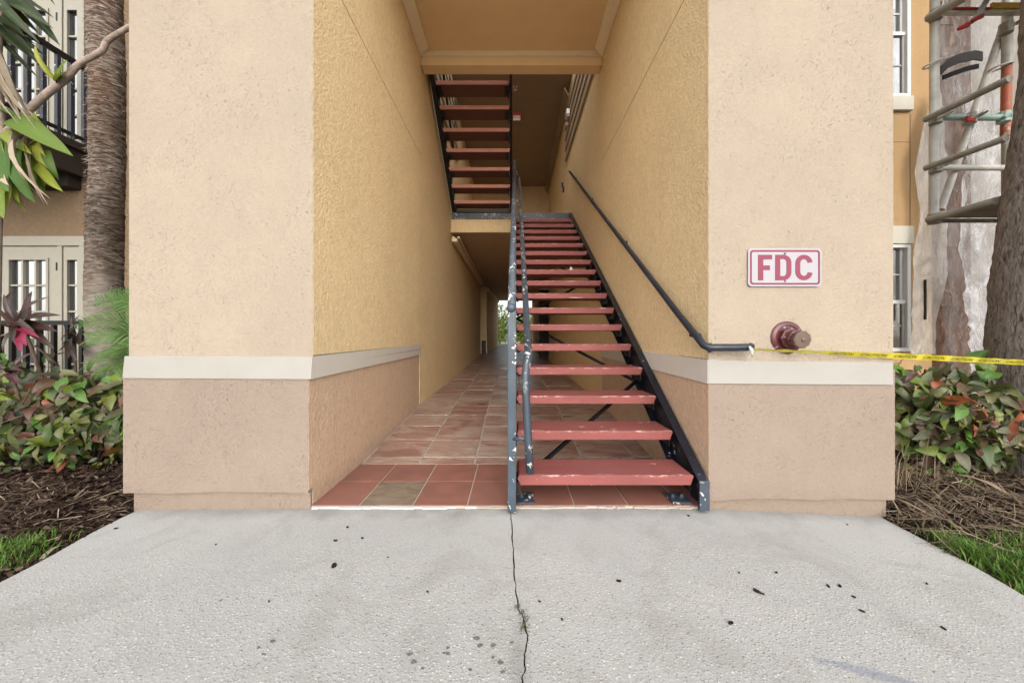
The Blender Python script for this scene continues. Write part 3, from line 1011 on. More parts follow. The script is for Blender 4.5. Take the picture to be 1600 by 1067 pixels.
# second floor landing slab, its stucco face, nosing plates
mb = MB()
mb.hexa([(-1.15, 6.9, 2.905), (1.15, 6.9, 2.905), (1.5, 19.1, 2.80), (-1.5, 19.1, 2.80)], [(-1.15, 6.9, 3.2), (1.15, 6.9, 3.2), (1.5, 19.1, 3.2), (-1.5, 19.1, 3.2)])
slab = put('landing_slab', mb, M['dark_ceiling'], bld)
mb = MB()
mb.box(-1.125, 1.11, 6.86, 6.897, 2.895, 3.135)
put('slab_face', mb, M['tan_lit'], slab)
for a, b in ((-1.12, -0.76), (-0.755, -0.395), (-0.39, -0.01)):
    mb = MB()
    mb.box(a, b, 6.835, 6.856, 3.137, 3.245)
    mb.lathe(((a + b) / 2, 6.835, 3.19), (0, -1, 0), [(0, 0.012), (0.006, 0.012), (0.008, 0.005)], 8)
    put('nosing_plate', mb, M['bronze_box'] if False else M['blue_rail'], slab)
# ceiling mouldings along the ground floor passage
mb = MB()
mb.box(-1.125, -1.03, 6.92, 13.0, 2.74, 2.80)
mb.box(-1.125, -1.07, 6.92, 13.0, 2.80, 2.83)
mb.box(-1.02, -0.985, 6.92, 13.0, 2.80, 2.83)
put('ceiling_trim', mb, M['wood_trim'], bld)
mb = MB()
mb.hexa([(-0.94, 14.02, 2.68), (-0.86, 14.02, 2.68), (-0.66, 18.9, 2.68), (-0.74, 18.9, 2.68)], [(-0.94, 14.02, 2.78), (-0.86, 14.02, 2.78), (-0.66, 18.9, 2.78), (-0.74, 18.9, 2.78)])
put('ceiling_trim', mb, M['wood_trim'], bld)
# third floor slab over the upper passage
mb = MB()
mb.hexa([(-1.12, 6.78, 5.86), (1.105, 6.78, 5.86), (1.3, 12, 5.46), (-1.3, 12, 5.46)], [(-1.12, 6.78, 6.25), (1.105, 6.78, 6.25), (1.3, 12, 6.25), (-1.3, 12, 6.25)])
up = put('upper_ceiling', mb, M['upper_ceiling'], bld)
mb = MB()
mb.box(0.0, 1.10, 6.74, 6.776, 5.83, 6.25)
put('slab_face', mb, M['trim'], up)
mb = MB()
mb.box(-1.4, 1.4, 11.25, 11.5, 3.2, 5.8)
put('end_wall', mb, M['end_wall'], bld)
mb = MB()
for k in range(3):
    mb.hexa([(1.115 - 0.05 - 0.03 * k, 7.1, 5.60 + 0.05 * k), (1.115 - 0.025 - 0.03 * k, 7.1, 5.60 + 0.05 * k), (1.115 - 0.025 - 0.03 * k, 11.3, 5.30 + 0.05 * k), (1.115 - 0.05 - 0.03 * k, 11.3, 5.30 + 0.05 * k)],
            [(1.115 - 0.05 - 0.03 * k, 7.1, 5.64 + 0.05 * k), (1.115 - 0.025 - 0.03 * k, 7.1, 5.64 + 0.05 * k), (1.115 - 0.025 - 0.03 * k, 11.3, 5.34 + 0.05 * k), (1.115 - 0.05 - 0.03 * k, 11.3, 5.34 + 0.05 * k)])
put('ceiling_trim', mb, M['siding'], bld)
# lap siding high on both sides of the stair void
for sx, x0 in ((1, XR), (-1, XL)):
    for k in range(6 if sx < 0 else 5):
        z = 4.55 + 0.21 * k
        mb = MB()
        xf = x0 - sx * 0.004
        mb.hexa([(xf - sx * 0.030, 4.66, z), (xf, 4.66, z), (xf, 7.6, z), (xf - sx * 0.030, 7.6, z)], [(xf - sx * 0.006, 4.66, z + 0.208), (xf, 4.66, z + 0.208), (xf, 7.6, z + 0.208), (xf - sx * 0.006, 7.6, z + 0.208)])
        put('siding_board', mb, M['siding'], bld)

# soffit canopy with beam and side trims between the piers
mb = MB()
mb.box(XL + 0.006, XR - 0.006, 2.16, 4.56, 4.485, 4.56)
so = put('soffit', mb, M['soffit'], bld)
mb = MB()
mb.box(XL + 0.005, XR - 0.005, 4.58, 4.74, 4.325, 4.56)
put('beam', mb, M['soffit'], so)
mb = MB()
mb.box(XL + 0.005, XR - 0.005, 4.545, 4.578, 4.425, 4.482)
put('beam_moulding', mb, M['wood_trim'], so)
for sx, x0 in ((-1, XL), (1, XR)):
    mb = MB()
    a, b = x0 - sx * 0.006, x0 - sx * 0.115
    mb.hexa([(a, 2.17, 4.40), (b, 2.17, 4.44), (b, 4.47, 4.44), (a, 4.54, 4.40)], [(a, 2.17, 4.483), (b, 2.17, 4.483), (b, 4.47, 4.483), (a, 4.54, 4.483)])
    if sx > 0:
        mb.f = [tuple(reversed(f)) for f in mb.f]
    put('soffit_trim', mb, M['wood_trim'], so)
mb = MB()
mb.box(-9, 9, 7.0, 20, TOP + 0.004, TOP + 0.3)  # roof shaped to leave the stair void open to skylight
put('roof', mb, M['soffit'], bld)


# side wings with openings
def wing(x0, x1, z0, z1, openings, y0, y1, mat):
    xs_ = sorted({x0, x1, *[o[0] for o in openings], *[o[1] for o in openings]})
    zs_ = sorted({z0, z1, *[o[2] for o in openings], *[o[3] for o in openings]})
    mb = MB()
    for i in range(len(xs_) - 1):
        for k in range(len(zs_) - 1):
            mx, mz = (xs_[i] + xs_[i + 1]) / 2, (zs_[k] + zs_[k + 1]) / 2
            if not any(o[0] < mx < o[1] and o[2] < mz < o[3] for o in openings):
                mb.box(xs_[i], xs_[i + 1], y0, y1, zs_[k], zs_[k + 1])
    bm = mb
    return put('facade_wall', bm, mat, bld)


YF = 4.7
S = YF / F


def fx(x):
    return (x - CX) * S


def fz(y):
    return H - (y - CY) * S


DL, DR = fx(-40), fx(136)
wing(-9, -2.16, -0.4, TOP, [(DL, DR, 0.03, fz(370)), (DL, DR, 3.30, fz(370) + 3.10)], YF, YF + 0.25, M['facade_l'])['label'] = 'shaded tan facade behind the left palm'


def french_door(dz, lab):
    """painted door with glazed leaf and narrow glazed sidelight"""
    y0 = YF - 0.035
    z0, zt = 0.05 + dz, fz(370) + dz
    mb = MB()
    mb.box(DL, DR, y0, YF + 0.1, fz(385) + dz, zt)                         # head
    mb.box(DR - 0.065, DR, y0, YF + 0.1, z0, fz(385) + dz)                 # right jamb
    mb.box(DL, DL + 0.065, y0, YF + 0.1, z0, fz(385) + dz)
    mb.box(fx(93), fx(100), y0 + 0.01, YF + 0.1, z0, fz(385) + dz)         # mullion post
    mb.box(DL + 0.065, DR - 0.065, y0, YF + 0.1, z0 - 0.04, z0)
    d = put('french_door', mb, M['door'], bld, bevel=0.004)
    d['label'] = lab
    z_top = fz(386) + dz
    rows = [(fz(442) + dz + (442 - 407) * S, fz(442) + dz)]

    def leaf(xa, xb, ga, gb, ncol, nm):
        yl = YF - 0.012
        zb = z0 + 0.01
        gt = fz(405) + dz
        gbm = zb + 0.22
        mb = MB()
        mb.box(xa, ga, yl, yl + 0.045, zb, z_top)
        mb.box(gb, xb, yl, yl + 0.045, zb, z_top)
        mb.box(ga, gb, yl, yl + 0.045, gt, z_top)
        mb.box(ga, gb, yl, yl + 0.045, zb, gbm)
        fr = 0.014                                                         # raised glazing bead
        mb.box(ga - fr, ga + fr, yl - 0.014, yl - 0.001, gbm - fr, gt + fr)
        mb.box(gb - fr, gb + fr, yl - 0.014, yl - 0.001, gbm - fr, gt + fr)
        mb.box(ga + fr, gb - fr, yl - 0.014, yl - 0.001, gt - fr, gt + fr)
        mb.box(ga + fr, gb - fr, yl - 0.014, yl - 0.001, gbm - fr, gbm + fr)
        put(nm, mb, M['door'], d)
        nrow = 5
        w = (gb - ga) / ncol
        hgt = (gt - gbm) / nrow
        for c in range(1, ncol):
            mb = MB()
            mb.box(ga + c * w - 0.011, ga + c * w + 0.011, yl + 0.002, yl + 0.03, gbm, gt)
            put('muntin', mb, M['door'], d)
        for r_ in range(1, nrow):
            mb = MB()
            mb.box(ga, gb, yl + 0.004, yl + 0.028, gbm + r_ * hgt - 0.011, gbm + r_ * hgt + 0.011)
            put('muntin', mb, M['door'], d)
        for c in range(ncol):
            for r_ in range(nrow):
                mb = MB()
                mb.box(ga + c * w, ga + (c + 1) * w, yl + 0.031, yl + 0.037, gbm + r_ * hgt, gbm + (r_ + 1) * hgt)
                put('pane', mb, M['glass'], d)

    leaf(fx(-2), fx(92), fx(16), fx(77), 3, 'door_leaf')
    leaf(fx(101), DR - 0.068, fx(106.5), fx(125.5), 1, 'sidelight')
    leaf(DL + 0.068, fx(-4), fx(-26), fx(-14), 1, 'sidelight')
    for z in (0.25, 1.0, 1.85):
        mb = MB()
        mb.box(fx(91.5), fx(93.5), YF - 0.03, YF - 0.014, z + dz - 0.05, z + dz + 0.05)
        put('hinge', mb, M['black'], d)
    mb = MB()
    mb.box(DL, DR, YF + 0.12, YF + 0.14, z0, zt)
    put('door_backing', mb, M['black'], d)


french_door(0.0, 'ground floor glazed door behind the patio railing')
french_door(3.16, 'second floor glazed door behind the balcony railing')

# balcony over the patio
XB = fx(140)
mb = MB()
mb.box(-9, XB + 0.03, 3.1, YF - 0.003, 3.27, 3.36)
bal = put('balcony', mb, M['dark_wood'], bld)
bal['label'] = 'dark wooden balcony over the patio'
mb = MB()
mb.box(XB - 0.10, XB - 0.015, 3.15, YF - 0.004, 2.97, 3.268)
mb.box(-9, XB - 0.101, 3.15, 3.23, 2.97, 3.268)
put('edge_beam', mb, M['dark_wood'], bal)
mb = MB()
mb.box(-9, XB - 0.101, 4.55, YF - 0.004, 2.82, 3.268)
mb.box(-9, XB - 0.101, 3.24, 4.549, 3.08, 3.12)
put('balcony_soffit', mb, M['dark_wood'], bal)
mb = MB()
mb.bar((XB, 3.12, 4.33), (XB, YF, 4.33), 0.05, 0.055)
mb.bar((-9, 3.12, 4.33), (XB - 0.026, 3.12, 4.33), 0.05, 0.055)
put('top_rail', mb, M['black'], bal)
mb = MB()
mb.bar((XB, 3.12, 3.43), (XB, YF, 3.43), 0.035)
put('bottom_rail', mb, M['black'], bal)
y = 4.64
while y > 3.1:
    mb = MB()
    mb.box(XB - 0.019, XB + 0.019, y - 0.019, y + 0.019, 3.361, 4.303)
    put('baluster', mb, M['rail_dark'], bal)
    y -= 0.135

# right wing and its windows
WL, WR = fx(1300), fx(1421)
fw = wing(2.15, fx(1456), -0.4, TOP, [(WL, WR, fz(549), fz(382)), (WL, WR, fz(153), fz(-20))], YF, YF + 0.25, M['facade_r'])
fw['label'] = 'golden stucco facade behind the right pier'
mb = MB()
mb.box(fx(1421.5), fx(1422.3), YF - 0.002, YF + 0.01, fz(352), fz(178))
mb.box(fx(1395), fx(1421), YF - 0.002, YF + 0.01, fz(222.6), fz(222))
put('hairline_crack', mb, M['dark_wood'], fw)


def window(zb, zt, lab, above):
    mb = MB()
    y0 = YF - 0.02
    f = 0.045
    mb.box(WL, WL + f, y0, YF + 0.12, zb, zt)
    mb.box(WR - f, WR, y0, YF + 0.12, zb, zt)
    mb.box(WL + f, WR - f, y0, YF + 0.12, zt - f, zt)
    mb.box(WL + f, WR - f, y0, YF + 0.12, zb, zb + f)
    w = put('window', mb, M['white'], bld, bevel=0.004)
    w['label'] = lab
    zm = (zb + zt) / 2 - 0.05 if not above else zb + (153 - 52) * S
    mb = MB()
    mb.box(WL + f, WR - f, YF + 0.005, YF + 0.05, zm - 0.022, zm + 0.022)
    put('meeting_rail', mb, M['white'], w)
    for za, zc in ((zb + f, zm - 0.022), (zm + 0.022, zt - f)):
        yg = YF + (0.03 if za < zm - 0.1 else 0.055)
        mid = (za + zc) / 2
        mb = MB()
        mb.box(WR - f - 0.03, WR - f - 0.001, yg - 0.015, yg + 0.02, za, zc)
        mb.box(WL + f + 0.001, WL + f + 0.03, yg - 0.015, yg + 0.02, za, zc)
        mb.box(WL + f + 0.03, WR - f - 0.03, yg - 0.008, yg - 0.001, mid - 0.009, mid + 0.009)
        mb.box((WL + WR) / 2 - 0.009, (WL + WR) / 2 + 0.009, yg - 0.010, yg - 0.0085, za, zc)
        put('sash', mb, M['bronze_box'] if za < zm - 0.1 else M['white'], w)
        for xa, xb in ((WL + f + 0.03, (WL + WR) / 2 - 0.001), ((WL + WR) / 2 + 0.001, WR - f - 0.03)):
            for zz0, zz1 in ((za, mid - 0.001), (mid + 0.001, zc)):
                mb = MB()
                mb.box(xa, xb, yg, yg + 0.006, zz0, zz1)
                put('pane', mb, M['glass'], w)
    if above:
        mb = MB()
        mb.box(WL - 0.02, WR + 0.005, YF - 0.05, YF + 0.02, zb - 0.18, zb - 0.003)
        put('sill', mb, M['trim_pale'], w, bevel=0.005)
        # half drawn blind behind the upper glass
        mb = MB()
        for k in range(12):
            mb.box(WL + f, WR - f, YF + 0.07, YF + 0.085, zt - f - 0.045 * (k + 1) + 0.006, zt - f - 0.045 * k)
        put('blind', mb, M['white'], w)
    else:
        mb = MB()
        mb.box(WL - 0.02, WR + 0.02, YF - 0.04, YF + 0.02, zt + 0.003, zt + 0.225)
        put('lintel', mb, M['trim_pale'], w, bevel=0.005)
    mb = MB()
    mb.box(WL, WR, YF + 0.13, YF + 0.15, zb, zt)
    put('window_backing', mb, M['black'], w)


window(fz(549), fz(382), 'ground floor sash window behind the caution tape', False)
window(fz(153), fz(-20), 'second floor sash window beside the scaffold', True)

# stripped corner: bare sheathing and torn wrap behind the plastic
X1, X2 = fx(1456) + 0.002, fx(1520)
mb = MB()
mb.box(X1, X2, YF + 0.02, YF + 0.25, -0.4, TOP)
for k in range(9):
    zz = 0.2 + k * 0.6 + R.uniform(-0.1, 0.1)
    mb.box(X1, X2 - R.uniform(0, 0.25), YF + 0.005, YF + 0.019, zz, zz + R.uniform(0.25, 0.5))
put('bare_sheathing', mb, M['sheath'], bld)
mb = MB()
mb.box(X2 + 0.002, 9, YF + 0.03, YF + 0.25, -0.4, TOP)
put('house_wrap', mb, M['wrap'], bld)

# ------------------------------------------------------------------ staircase
G, RS = 0.28, 0.18


def sx_l(Y):
    return 0.031 + 0.004 * (Y - 2.1)


def sx_r(Y):
    return 1.035 + 0.0075 * (Y - 2.1)


st = thing('staircase', (0.5, 2.1, 0), 'red tread steel staircase climbing away from the walkway', 'staircase')
TR = []
for n in range(1, 18):
    y0 = 2.10 + (n - 1) * G
    y1 = y0 + 0.272
    zt = n * RS
    th = 0.058
    a0, b0, a1, b1 = sx_l(y0), sx_r(y0), sx_l(y1), sx_r(y1)
    mb = MB()
    c = 0.018
    ring = []
    prof = [(a0, zt - 0.022), (a0 + 0.006, zt - 0.004), (a0 + 0.012, zt), (b0 - 0.008, zt), (b0, zt - 0.008), (b0 - c, zt - th), (a0 + c, zt - th)]
    m_ = len(prof)
    dxl = a1 - a0
    vs = [(x, y0, z) for x, z in prof] + [(x + dxl, y1, z) for x, z in prof]
    fs = [tuple(range(m_)), tuple(range(2 * m_ - 1, m_ - 1, -1))] + [(i, m_ + i, m_ + (i + 1) % m_, (i + 1) % m_) for i in range(m_)]
    mb.add(vs, fs)
    t = put('tread', mb, M['tread'], st, bevel=0.0035)
    TR.append(t)
    # angle brackets under both ends with bolt heads
    for xs_, sg in ((a0 - 0.006, 1), (b0 + 0.004, -1)):
        mb = MB()
        mb.box(xs_, xs_ + sg * 0.05, y0 + 0.05, y0 + 0.22, zt - th - 0.008, zt - th - 0.001)
        mb.box(xs_, xs_ + sg * 0.007, y0 + 0.05, y0 + 0.22, zt - th - 0.055, zt - th - 0.0085)
        for yb in (0.09, 0.18):
            mb.lathe((xs_ + sg * 0.03, y0 + yb, zt - th - 0.008), (0, 0, -1), [(0, 0.011), (0.012, 0.011), (0.014, 0.006)], 6)
        put('bracket', mb, M['navy_clean'], t)


def stringer(xa, w, mat, ya=2.06, yb=6.9, top=0.185, depth=0.30, plumb=0.0, sl=RS / G, zoff=0.0, dirn=1, slope_x=0.0):
    """channel with plumb-cut foot; web plus two flanges"""
    mb = MB()

    def zt(y):
        return top + sl * (y - 2.1)

    def X(y):
        return xa + slope_x * (y - 2.1)
    x0 = lambda y: X(y)
    x1 = lambda y: X(y) + w
    zf = 0.0
    # foot polygon: vertical front cut
    side = [(ya, zf), (ya + 0.10, zf), (ya + depth / sl * 0.98 + 0.02, zf + 0.0), (yb, zt(yb) - depth), (yb, zt(yb)), (2.1 - 0.02, zt(2.08)), (ya, zt(ya) - 0.02)]
    side = [(ya, zf), (ya + 0.16, zf), (2.1 + (depth - top) / sl + 0.05, zt(2.1 + (depth - top) / sl + 0.05) - depth), (yb, zt(yb) - depth), (yb, zt(yb)), (ya + 0.02, zt(ya + 0.02)), (ya, zt(ya) - 0.01)]
    n = len(side)
    wb = 0.009 if w > 0 else -0.009
    base = X
    xo = w - wb          # web sits at outer side
    vs = [(X(y) + xo, y, z) for y, z in side] + [(X(y) + w, y, z) for y, z in side]
    fs = [tuple(range(n)), tuple(range(2 * n - 1, n - 1, -1))] + [(i, n + i, n + (i + 1) % n, (i + 1) % n) for i in range(n)]
    mb.add(vs, fs)
    # top flange
    f = 0.012
    mb.hexa([(X(ya), ya, zt(ya) - f), (X(ya) + xo, ya, zt(ya) - f), (X(yb) + xo, yb, zt(yb) - f), (X(yb), yb, zt(yb) - f)],
            [(X(ya), ya, zt(ya)), (X(ya) + xo, ya, zt(ya)), (X(yb) + xo, yb, zt(yb)), (X(yb), yb, zt(yb))])
    y2 = 2.1 + (depth - top) / sl + 0.05
    mb.hexa([(X(y2), y2, zt(y2) - depth), (X(y2) + xo, y2, zt(y2) - depth), (X(yb) + xo, yb, zt(yb) - depth), (X(yb), yb, zt(yb) - depth)],
            [(X(y2), y2, zt(y2) - depth + f), (X(y2) + xo, y2, zt(y2) - depth + f), (X(yb) + xo, yb, zt(yb) - depth + f), (X(yb), yb, zt(yb) - depth + f)])
    # front cut plate
    mb.box(X(ya), X(ya) + xo, ya, ya + 0.012, zf, zt(ya) - f - 0.001)
    return mb


sr = put('stringer', stringer(1.043, 0.054, M['navy'], slope_x=0.0035), M['navy'], st)
sl_ = put('stringer', stringer(0.022, -0.046, M['navy'], ya=2.085, slope_x=0.004), M['navy'], st)
mb = MB()
mb.box(1.042, 1.098, 2.048, 2.058, 0.0, 0.165)
put('stringer_end', mb, M['blue_rail'], sr, bevel=0.003)
# bolted base plates at the stair foot
for (x0, x1, y0, y1) in ((0.03, 0.13, 2.13, 2.27), (0.93, 1.04, 2.13, 2.27)):
    mb = MB()
    mb.box(x0, x1, y0, y1, 0.002, 0.012)
    for k in (0.25, 0.75):
        mb.lathe((x0 + (x1 - x0) * k, (y0 + y1) / 2, 0.012), (0, 0, 1), [(0, 0.013), (0.012, 0.013), (0.02, 0.006)], 6)
    put('base_plate', mb, M['blue_rail'], st)
# cross bracing beneath
ux = lambda Y: RS / G * (Y - 2.1) - 0.10
pts = [(0.05, 2.33), (1.06, 3.16), (0.05, 4.06), (1.07, 4.95), (0.06, 5.85), (1.07, 6.7)]
for (xa, ya), (xb, yb) in zip(pts[:-1], pts[1:]):
    mb = MB()
    mb.bar((xa, ya, ux(ya)), (xb, yb, ux(yb)), 0.022, 0.022)
    put('brace_rod', mb, M['navy_clean'], st)
# top nosing of the stair against the landing
mb = MB()
mb.box(0.04, 1.10, 6.845, 6.857, 3.14, 3.25)
put('stair_nosing', mb, M['blue_rail'], st)

# left guard: newel, sloping top rail, posts, handrail tube
gx = lambda Y: -0.001 + 0.010 * (Y - 2.1)
mb = MB()
mb.box(-0.024, 0.023, 2.037, 2.08, -0.004, 1.118)
nw = put('newel_post', mb, M['blue_post'], st, bevel=0.005)
mb = MB()
mb.lathe((-0.004, 2.04, 1.125), (0, -1, 0), [(0, 0.026), (0.008, 0.025), (0.016, 0.018), (0.02, 0.006)], 14)
put('bolt_cap', mb, M['blue_post'], nw, smooth=True)
mb = MB()
mb.tube([(-0.001, 2.058, 1.122), (gx(6.9), 6.9, 1.122 + RS / G * 4.84)], 0.025, 12)
put('guard_rail', mb, M['blue_rail'], st, smooth=True)
for k in range(1, 6):
    Y = 2.1 + k * 0.92
    mb = MB()
    mb.box(gx(Y) - 0.016, gx(Y) + 0.012, Y - 0.015, Y + 0.015, RS / G * (Y - 2.1) - 0.05, RS / G * (Y - 2.1) + 1.13)
    put('guard_post', mb, M['rail_dark'], st)
for dz in (0.45, 0.78):
    mb = MB()
    mb.tube([(gx(2.08), 2.08, 1.1 - dz), (gx(6.88), 6.88, 1.1 - dz + RS / G * 4.8)], 0.009, 8)
    put('guard_bar', mb, M['rail_dark'], st, smooth=True)
rp = [P(828, 739, 2.01), P(825.5, 690, 2.01), P(821.5, 610, 2.012), P(820.5, 590, 2.016), P(822.5, 570, 2.03), P(825, 553, 2.06)]
hy = 2.12
rp += [Vector((0.091, hy, 0.885)), Vector((0.093, 2.25, 0.975))]
for Y in (3.0, 4.0, 5.0, 6.0, 6.7):
    rp.append(Vector((0.093 + 0.008 * (Y - 2.25), Y, 0.975 + RS / G * (Y - 2.25))))
mb = MB()
mb.tube(rp, 0.0215, 12)
put('hand_tube', mb, M['blue_rail'], st, smooth=True)
mb = MB()
mb.tube([P(801, 685, 2.05), P(824, 685, 2.012)], 0.013, 10)
put('rail_link', mb, M['blue_rail'], st, smooth=True)
mb = MB()
mb.tube([(gx(6.7), 6.7, 4.03), (0.128, 6.7, 3.83)], 0.012, 8)
put('rail_link', mb, M['blue_rail'], st, smooth=True)
mb = MB()
mb.tube([(gx(4.8), 4.8, 2.80), (0.112, 4.8, 2.62)], 0.010, 8)
put('rail_link', mb, M['blue_rail'], st, smooth=True)

# ------------------------------------------------------------------ upper flight
uf = thing('staircase', (-0.55, 6.6, 3.24), 'upper flight of red treads with black stringers seen from below', 'staircase')
for k in range(17):
    yb = 6.60 - 0.26 * k          # edge towards the walkway
    zb = 3.338 + 0.177 * k
    mb = MB()
    xa, xb = -1.035 - 0.002 * k, -0.035
    th = 0.055
    prof = [(xa, zb + th), (xb, zb + th), (xb - 0.006, zb), (xa + 0.016, zb)]
    prof = [(xa - 0.008, zb + th), (xb + 0.004, zb + th), (xb - 0.008, zb), (xa + 0.012, zb)]
    m_ = 4
    vs = [(x, yb, z) for x, z in prof] + [(x, yb + 0.265, z) for x, z in prof]
    fs = [tuple(range(m_)), tuple(range(2 * m_ - 1, m_ - 1, -1))] + [(i, m_ + i, m_ + (i + 1) % m_, (i + 1) % m_) for i in range(m_)]
    mb.add(vs, fs)
    t = put('tread', mb, M['tread_lit'], uf, bevel=0.003)
    pan = MB()
    pan.box(xa + 0.013, xb - 0.009, yb + 0.004, yb + 0.264, zb - 0.005, zb - 0.0012)
    put('pan', pan, M['pan'], t)
    for xs_, sg in ((xa + 0.012, 1), (xb - 0.008, -1)):
        mb = MB()
        mb.box(xs_, xs_ + sg * 0.06, yb + 0.03, yb + 0.22, zb - 0.014, zb - 0.0055)
        mb.box(xs_, xs_ + sg * 0.012, yb + 0.03, yb + 0.22, zb - 0.07, zb - 0.0145)
        put('bracket', mb, M['navy_clean'], t)
for x0, x1 in ((-1.108, -1.045), (-0.032, 0.002)):
    mb = MB()
    ya, za = 6.85, 3.26
    yb, zb = 2.3, 3.26 + 4.55 * 0.177 / 0.26
    d = 0.24
    mb.hexa([(x0, yb, zb - d), (x1, yb, zb - d), (x1, ya, za - 0.005), (x0, ya, za - 0.005)], [(x0, yb, zb + 0.06), (x1, yb, zb + 0.06), (x1, ya, za + 0.14), (x0, ya, za + 0.14)])
    put('stringer', mb, M['navy_clean'], uf)
mb = MB()
mb.box(-1.04, -0.035, 6.80, 6.87, 3.25, 3.30)
put('foot_plate', mb, M['navy_clean'], uf)
mb = MB()
mb.tube([(-0.015, 6.7, 4.35), (-0.015, 2.4, 4.35 + 4.3 * 0.177 / 0.26)], 0.02, 8)
mb.tube([(-1.06, 6.7, 4.35), (-1.06, 2.4, 4.35 + 4.3 * 0.177 / 0.26)], 0.02, 8)
for k in range(9):
    y = 6.6 - 0.5 * k
    mb.bar((-0.015, y, 3.4 + (6.6 - y) * 0.68), (-0.015, y, 4.4 + (6.6 - y) * 0.68), 0.02)
    mb.bar((-0.93, y + 0.9, 3.4 + (6.6 - y - 0.9) * 0.68 + 0.35), (-0.93, y + 0.9, 4.4 + (6.6 - y - 0.9) * 0.68), 0.02) if 3 < y + 0.9 < 6.5 else None
put('guard_rail', mb, M['navy_clean'], uf)

# ------------------------------------------------------------------ wall handrail on the right
hr = thing('wall_handrail', (1.07, 2.05, 0.9), 'dark blue handrail on right passage wall bent around the pier corner', 'handrail')
hp = [Vector((1.055, 6.75, 3.97)), Vector((1.056, 5.0, 2.83)), Vector((1.058, 3.5, 1.855)), Vector((1.062, 2.4, 1.138)), Vector((1.064, 2.2, 1.01)), Vector((1.066, 2.12, 0.962)), P(1096, 541, 2.055) + Vector((0.012, 0, 0.006)), P(1108, 543, 2.035), P(1125, 543, 2.03), P(1150, 543, 2.03), P(1168, 542.5, 2.03), P(1171, 542, 2.035), P(1173, 541, 2.05)]
mb = MB()
mb.tube(hp, 0.0205, 12)
put('rail_tube', mb, M['rail_dark'], hr, smooth=True)
mb = MB()
mb.tube([(1.055, 6.75, 3.97), (1.10, 6.78, 3.93), (1.115, 6.78, 3.9)], 0.018, 8)
put('rail_end', mb, M['rail_dark'], hr, smooth=True)
for Y in (2.2, 3.6, 5.1, 6.4):
    z = 0.97 + (Y - 2.12) * 0.6505
    mb = MB()
    mb.tube([(1.060, Y, z), (1.062, Y, z - 0.05), (1.118, Y, z - 0.065)], 0.007, 8)
    mb.lathe((1.117, Y, z - 0.065), (-1, 0, 0), [(0, 0.03), (0.006, 0.03), (0.008, 0.02)], 12)
    put('bracket', mb, M['navy_clean'], hr)
mb = MB()
mb.lathe((1.106, 2.055, 0.905), (-1, 0, 0), [(0, 0.026), (0.012, 0.026), (0.016, 0.018)], 14)
mb.tube([(1.10, 2.055, 0.905), (1.07, 2.055, 0.912)], 0.012, 8)
put('flange', mb, M['black'], hr)

# ------------------------------------------------------------------ FDC sign
X0, X1s, Z0, Z1 = 1.336, 1.752, 1.250, 1.466
YS = 2.092
sg = thing('fire_sign', ((X0 + X1s) / 2, YS, Z0), 'white metal sign with red letters FDC on the right pier', 'sign')


def rrect(x0, x1, z0, z1, r, n=6):
    pts = []
    for cx_, cz_, a0 in ((x1 - r, z0 + r, -90), (x1 - r, z1 - r, 0), (x0 + r, z1 - r, 90), (x0 + r, z0 + r, 180)):
        for k in range(n + 1):
            a = math.radians(a0 + 90 * k / n)
            pts.append((cx_ + r * math.cos(a), cz_ + r * math.sin(a)))
    return pts


def plate(ring, y0, y1):
    n = len(ring)
    mb = MB()
    vs = [(x, y0, z) for x, z in ring] + [(x, y1, z) for x, z in ring]
    mb.add(vs, [tuple(range(n)), tuple(range(2 * n - 1, n - 1, -1))] + [(i, n + i, n + (i + 1) % n, (i + 1) % n) for i in range(n)])
    return mb


def ringband(outer, inner, y0, y1):
    n = len(outer)
    mb = MB()
    vs = [(x, y0, z) for x, z in outer] + [(x, y0, z) for x, z in inner] + [(x, y1, z) for x, z in outer] + [(x, y1, z) for x, z in inner]
    fs = []
    for i in range(n):
        j = (i + 1) % n
        fs += [(i, j, n + j, n + i), (2 * n + i, 3 * n + i, 3 * n + j, 2 * n + j), (i, 2 * n + i, 2 * n + j, j), (n + i, n + j, 3 * n + j, 3 * n + i)]
    mb.add(vs, fs)
    return mb


put('panel', plate(rrect(X0, X1s, Z0, Z1, 0.022), YS - 0.003, YS + 0.003), M['sign_white'], sg)
put('border', ringband(rrect(X0 + 0.010, X1s - 0.010, Z0 + 0.010, Z1 - 0.010, 0.018), rrect(X0 + 0.0205, X1s - 0.0205, Z0 + 0.0205, Z1 - 0.0205, 0.010), YS - 0.0042, YS - 0.0031), M['sign_red'], sg)
zb, zt = Z0 + 0.035, Z1 - 0.037
yl0, yl1 = YS - 0.0044, YS - 0.0031
hh = zt - zb
sw = 0.026
x = X0 + 0.055
mb = MB()                                   # F
mb.box(x, x + 0.030, yl0, yl1, zb, zt)
mb.box(x + 0.030, x + 0.080, yl0, yl1, zt - 0.026, zt)
mb.box(x + 0.030, x + 0.068, yl0, yl1, zb + hh * 0.40, zb + hh * 0.40 + 0.026)
put('letter_f', mb, M['sign_red'], sg)


def arc(cx_, cz_, rx, rz, a0, a1, n):
    return [(cx_ + rx * math.cos(math.radians(a0 + (a1 - a0) * k / n)), cz_ + rz * math.sin(math.radians(a0 + (a1 - a0) * k / n))) for k in range(n + 1)]


